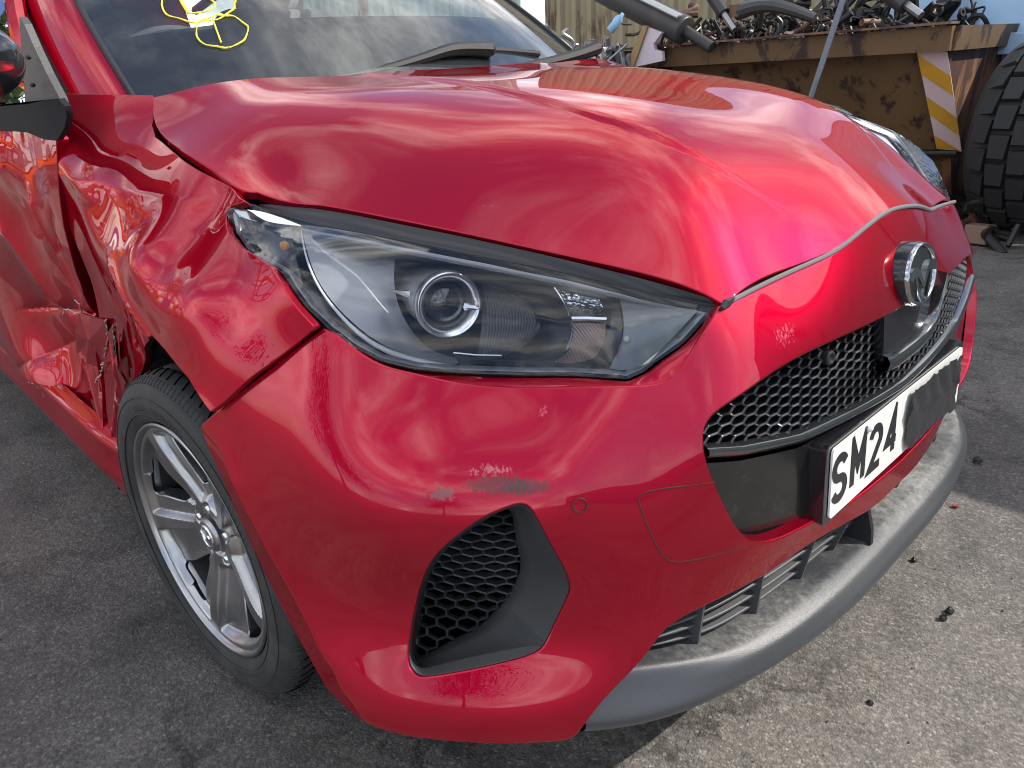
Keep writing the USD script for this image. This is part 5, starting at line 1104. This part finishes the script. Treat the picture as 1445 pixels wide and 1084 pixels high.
# debris by the tyre
for k, (u, v, s_, mt, nm, lab) in enumerate(((1398, 312, (.26, .16, .05), RUSTY, 'rusty_plate', 'flat rusty steel plate on the ground by the loader tyre'), (1382, 330, (.16, .12, .10), plain('brown_block', (.16, .10, .07), .8, bump=.5), 'concrete_block', 'brown broken block on the ground in front of the skip end'), (1412, 300, (.20, .06, .06), GREYSCRAP, 'grey_bracket', 'small grey metal bracket lying under the loader tyre'))):
    g = on(u, v, 'z', s_[2]/2); p = putm(nm, '/World', box(s_, g, rot=(0, .12, .6+k), bev=.01), mt); tag(p, lab, 'debris')
p = putm('loose_debris', '/World', cat_m([clutter(40, -.9, .5, 3.3, 4.2, .0, .07, 21, .07), clutter(30, -.5, .4, 3.9, 4.4, .0, .16, 22, .12)]), DARKSCRAP, kind='stuff'); tag(p, 'loose dark bits littering the ground around the tyre', 'debris')
# small stones and plastic bits on the lit asphalt
for k, (u, v, s_) in enumerate(((1379, 650, .016), (1340, 862, .012), (1331, 872, .010), (1228, 992, .008), (1290, 790, .009))):
    g = on(u, v, 'z', s_*.3); mm = trimesh.creation.icosphere(subdivisions=1, radius=s_*.7); mm.vertices = mm.vertices*rng.uniform(.6, 1.3, mm.vertices.shape); mm.apply_translation(g)
    p = putm('stone', '/World', mm, DARKSCRAP, smooth=False); tag(p, ('small black stone by the far end of the lip', 'upper stone of the pair on the sunlit asphalt', 'lower stone of the pair on the sunlit asphalt', 'tiny stone nearest the lower edge of the picture', 'lone stone close in front of the lip')[k], 'stone', 'small black stones on the asphalt')
g = on(1348, 714, 'z', .003); p = putm('red_chip', '/World', box((.012, .009, .004), g, rot=(0, 0, .5)), PAINT); tag(p, 'tiny bright red plastic chip on the asphalt right of the lip', 'chip')
# grit
def grit():
    r = np.random.default_rng(11); ms = []; base = trimesh.creation.icosahedron()
    n = 2600; xy = np.column_stack([r.uniform(-1.2, 2.0, n), r.uniform(-1.9, 2.4, n)]); z = (meshkit.fbm(np.column_stack([xy, 0*xy[:, :1]])*3.1, 3, 2)-.5)*.016+(meshkit.fbm(np.column_stack([xy, 0*xy[:, :1]])*14, 2, 5)-.5)*.006
    V, F = [], []
    for k in range(n):
        s_ = .0009+.0022*r.random()**4; v = base.vertices*s_*r.uniform(.6, 1.4, base.vertices.shape)+[*xy[k], z[k]+s_*.4]; V.append(v); F.append(base.faces+12*k)
    return np.vstack(V), np.vstack(F)
v, f = grit(); p = put('grit', '/World', v, f, mat('grit_stone', {'w': ('geometry', {}), 'r': ('rgb_ramp', {'ramp': [(0, (.05, .048, .045)), (.6, (.16, .15, .14)), (.95, (.30, .29, .27)), (1, (.6, .58, .55))]}), 'p': ('principled_bsdf', {'roughness': .8})}, [('w.random_per_island', 'r.fac'), ('r.color', 'p.base_color')]), kind='stuff'); tag(p, 'loose grit scattered over the dark asphalt', 'grit')

# corrugated walls behind
def corrugated(name, a, b, z0, z1, mt, label, pitch=.16, dep=.03, face=1):
    a, b = np.array(a, float), np.array(b, float); Lw = np.linalg.norm(b-a); n = int(Lw/pitch*4); t = np.linspace(0, 1, n+1); d = (b-a)/Lw; nn = np.array([-d[1], d[0]])*face
    off = dep*np.array([0, 1, 1, 0])[np.arange(n+1) % 4]; xy = a+(b-a)*t[:, None]+nn*off[:, None]
    w = thing(name, label, 'wall'); sheet_n = max(1, int(Lw/1.12))
    for k in range(sheet_n):
        i0, i1 = int(n*k/sheet_n), int(n*(k+1)/sheet_n)+1; q = xy[i0:i1]
        G = np.array([[(*p_, z) for z in (z0, z1)] for p_ in q]); v, f, n_ = grid_mesh(G); put('sheet', w, v, f, mt)
    return w
YEL = rusty('yellow_sheet', (.27, .22, .13), (.10, .06, .03), thr=.60, scale=2.5)
GRN = rusty('green_sheet', (.36, .42, .36), (.25, .14, .08), thr=.58, scale=3.5)
corrugated('yellow_wall', (-4.6, 4.9), (-1.1, 6.3), 0, 3.0, YEL, 'weathered yellow corrugated wall behind the scrap skip')
corrugated('green_wall', (-6.8, 3.3), (-4.65, 4.6), 0, 3.4, GRN, 'rust streaked pale green corrugated wall behind the car')
corrugated('grey_warehouse_wall', (-1.0, 8.5), (9, 8.5), 0, 4.2, rusty('grey_sheet', (.30, .31, .32), thr=.66), 'grey sheet wall far behind the blue skip')
corrugated('yard_fence', (16, -9), (16, 9), 0, 2.2, rusty('fence_sheet', (.25, .27, .28), thr=.62), 'tall sheet fence across the yard in front of the car')

# pallet rack and trees across the yard, mirrored in the crushed wing and door
ORANGE = plain('rack_orange', (.72, .13, .02), .5); RBLUE = plain('rack_blue', (.04, .08, .22), .5)
rk = thing('pallet_rack', 'orange beamed pallet rack beyond the rear of the car, mirrored in the red door', 'rack')
RX = -6.6
for y in (-8.2, -6.0, -3.8, -1.6):
    for x in (RX, RX-.9): putm('upright', rk, box((.10, .10, 3.6), (x, y, 1.8), bev=.01), RBLUE)
for z in (.45, 1.35, 2.25, 3.1):
    for x in (RX+.02, RX-.9):
        for y in (-7.1, -4.9, -2.7): putm('beam', rk, box((.06, 2.08, .10), (x, y, z), bev=.008), ORANGE)
r_ = np.random.default_rng(5)
cmats = (plain('crate_grey', (.25, .25, .26), .7), plain('crate_wood', (.30, .21, .12), .8), plain('crate_white', (.55, .56, .57), .6))
for k in range(10):
    y = -7.8+.66*k+.08*r_.random(); z0 = (.53, 1.43)[k % 2]; h_ = r_.uniform(.35, .7); nmc = ('grey', 'brown', 'white')[k % 3]
    q = thing('parts_crate', '%s slatted crate on the %s level of the rack, number %s bay from the car' % (nmc, ('lower', 'upper')[k % 2], ('far', 'middle', 'near')[min(2, k//4)]), 'crate', group='crates on the pallet rack')
    putm('body', q, box((.7, .5, h_), (RX-.45, y, z0+h_/2), bev=.015), cmats[k % 3])
    for zz_ in (.25, .6): putm('slat', q, box((.02, .52, .07), (RX-.09, y, z0+h_*zz_), bev=.004), cmats[k % 3])
# shipping container to the left of the car, outside the picture: its shade lies on the asphalt
ct = thing('shipping_container', 'grey green shipping container beside the yard, its shade on the asphalt', 'container')
CG = rusty('container_paint', (.16, .19, .18), thr=.64)
for nm, a_, b_ in (('side_panel', (1.75, 2.42), (5.5, 2.42)), ('side_panel', (5.5, 4.9), (1.75, 4.9)), ('end_panel', (1.75, 4.9), (1.75, 2.42)), ('end_panel', (5.5, 2.42), (5.5, 4.9))):
    a_, b_ = np.array(a_), np.array(b_); Ln = np.linalg.norm(b_-a_); d_ = (b_-a_)/Ln; n2 = np.array([-d_[1], d_[0]]); k_ = np.arange(int(Ln/.07)+1); q_ = a_+(b_-a_)*(k_/k_[-1])[:, None]+n2*(.035*np.array([0, 1, 1, 0])[k_ % 4])[:, None]
    v, f, n = grid_mesh(np.array([[(*p_, z) for z in (.15, 2.35)] for p_ in q_])); put(nm, ct, v, f, CG)
putm('roof_panel', ct, box((3.78, 2.5, .06), (3.625, 3.66, 2.38), bev=.01), CG); putm('floor_panel', ct, box((3.78, 2.5, .14), (3.625, 3.66, .08), bev=.01), CG)
LEAF = mat('leaf', {'g': ('geometry', {}), 'r': ('rgb_ramp', {'ramp': [(0, (.03, .055, .015)), (.5, (.06, .10, .025)), (1, (.11, .15, .04))]}), 'd': ('principled_bsdf', {'roughness': .55}), 't': ('translucent_bsdf', {}), 'm': ('mix_closure', {'fac': .35})},
           [('g.random_per_island', 'r.fac'), ('r.color', 'd.base_color'), ('r.color', 't.color'), ('d.BSDF', 'm.closure1'), ('t.BSDF', 'm.closure2')], surface='m.closure')
BARK = plain('bark', (.10, .075, .055), .9, bump=.6, scale=20)
def tree(x, y, h, w, seed, label):
    r = np.random.default_rng(seed); t = thing('yard_tree', label, 'tree')
    ms = [tube(spline([(x, y, -.05), (x+.05, y, h*.3), (x-.05, y+.05, h*.6), (x, y, h*.85)], 12), np.linspace(.16, .03, 12), 8)]
    cl = []
    for k in range(26):
        a, e, q = r.uniform(0, 6.28), r.uniform(-.5, 1), r.uniform(.45, 1)
        c = np.array([x+w*q*math.cos(a)*math.cos(e*.9), y+w*q*math.sin(a)*math.cos(e*.9), h*.58+h*.38*q*math.sin(e)]); cl.append(c)
        if k % 3 == 0: ms.append(tube(spline([(x, y, h*(.3+.3*r.random())), (np.array([x, y, h*.5])+c)/2+[0, 0, .1], c], 8), np.linspace(.05, .01, 8), 5))
    putm('trunk', t, cat_m(ms), BARK); n = 3600; ci = r.integers(0, 26, n); c = np.array(cl)[ci]+r.normal(0, 1, (n, 3))*[w*.20, w*.20, h*.075]
    A = r.normal(0, 1, (n, 3)); A /= np.linalg.norm(A, axis=1)[:, None]; B = np.cross(A, r.normal(0, 1, (n, 3))); B /= np.linalg.norm(B, axis=1)[:, None]; s_ = r.uniform(.05, .11, n)[:, None]
    V = np.stack([c-A*s_, c+B*s_*.5, c+A*s_, c-B*s_*.5], 1).reshape(-1, 3); put('crown', t, V, np.arange(4*n).reshape(n, 4), LEAF)
for x, y, h, w, sd, lab in ((-8.6, -.9, 4.2, 1.7, 1, 'leafy tree seen through the car side window'), (-11.0, -4.5, 5.5, 2.2, 2, 'tall tree far behind the car on its right side'), (-2.0, -11.5, 5.0, 2.1, 3, 'bushy tree across the yard on the right side of the car'), (8.0, -13, 5.4, 2.3, 6, 'tree in the corner by the sheet fence'), (-9.5, .5, 4.8, 2.0, 7, 'tree straight behind the parked car')):
    tree(x, y, h, w, sd, lab)
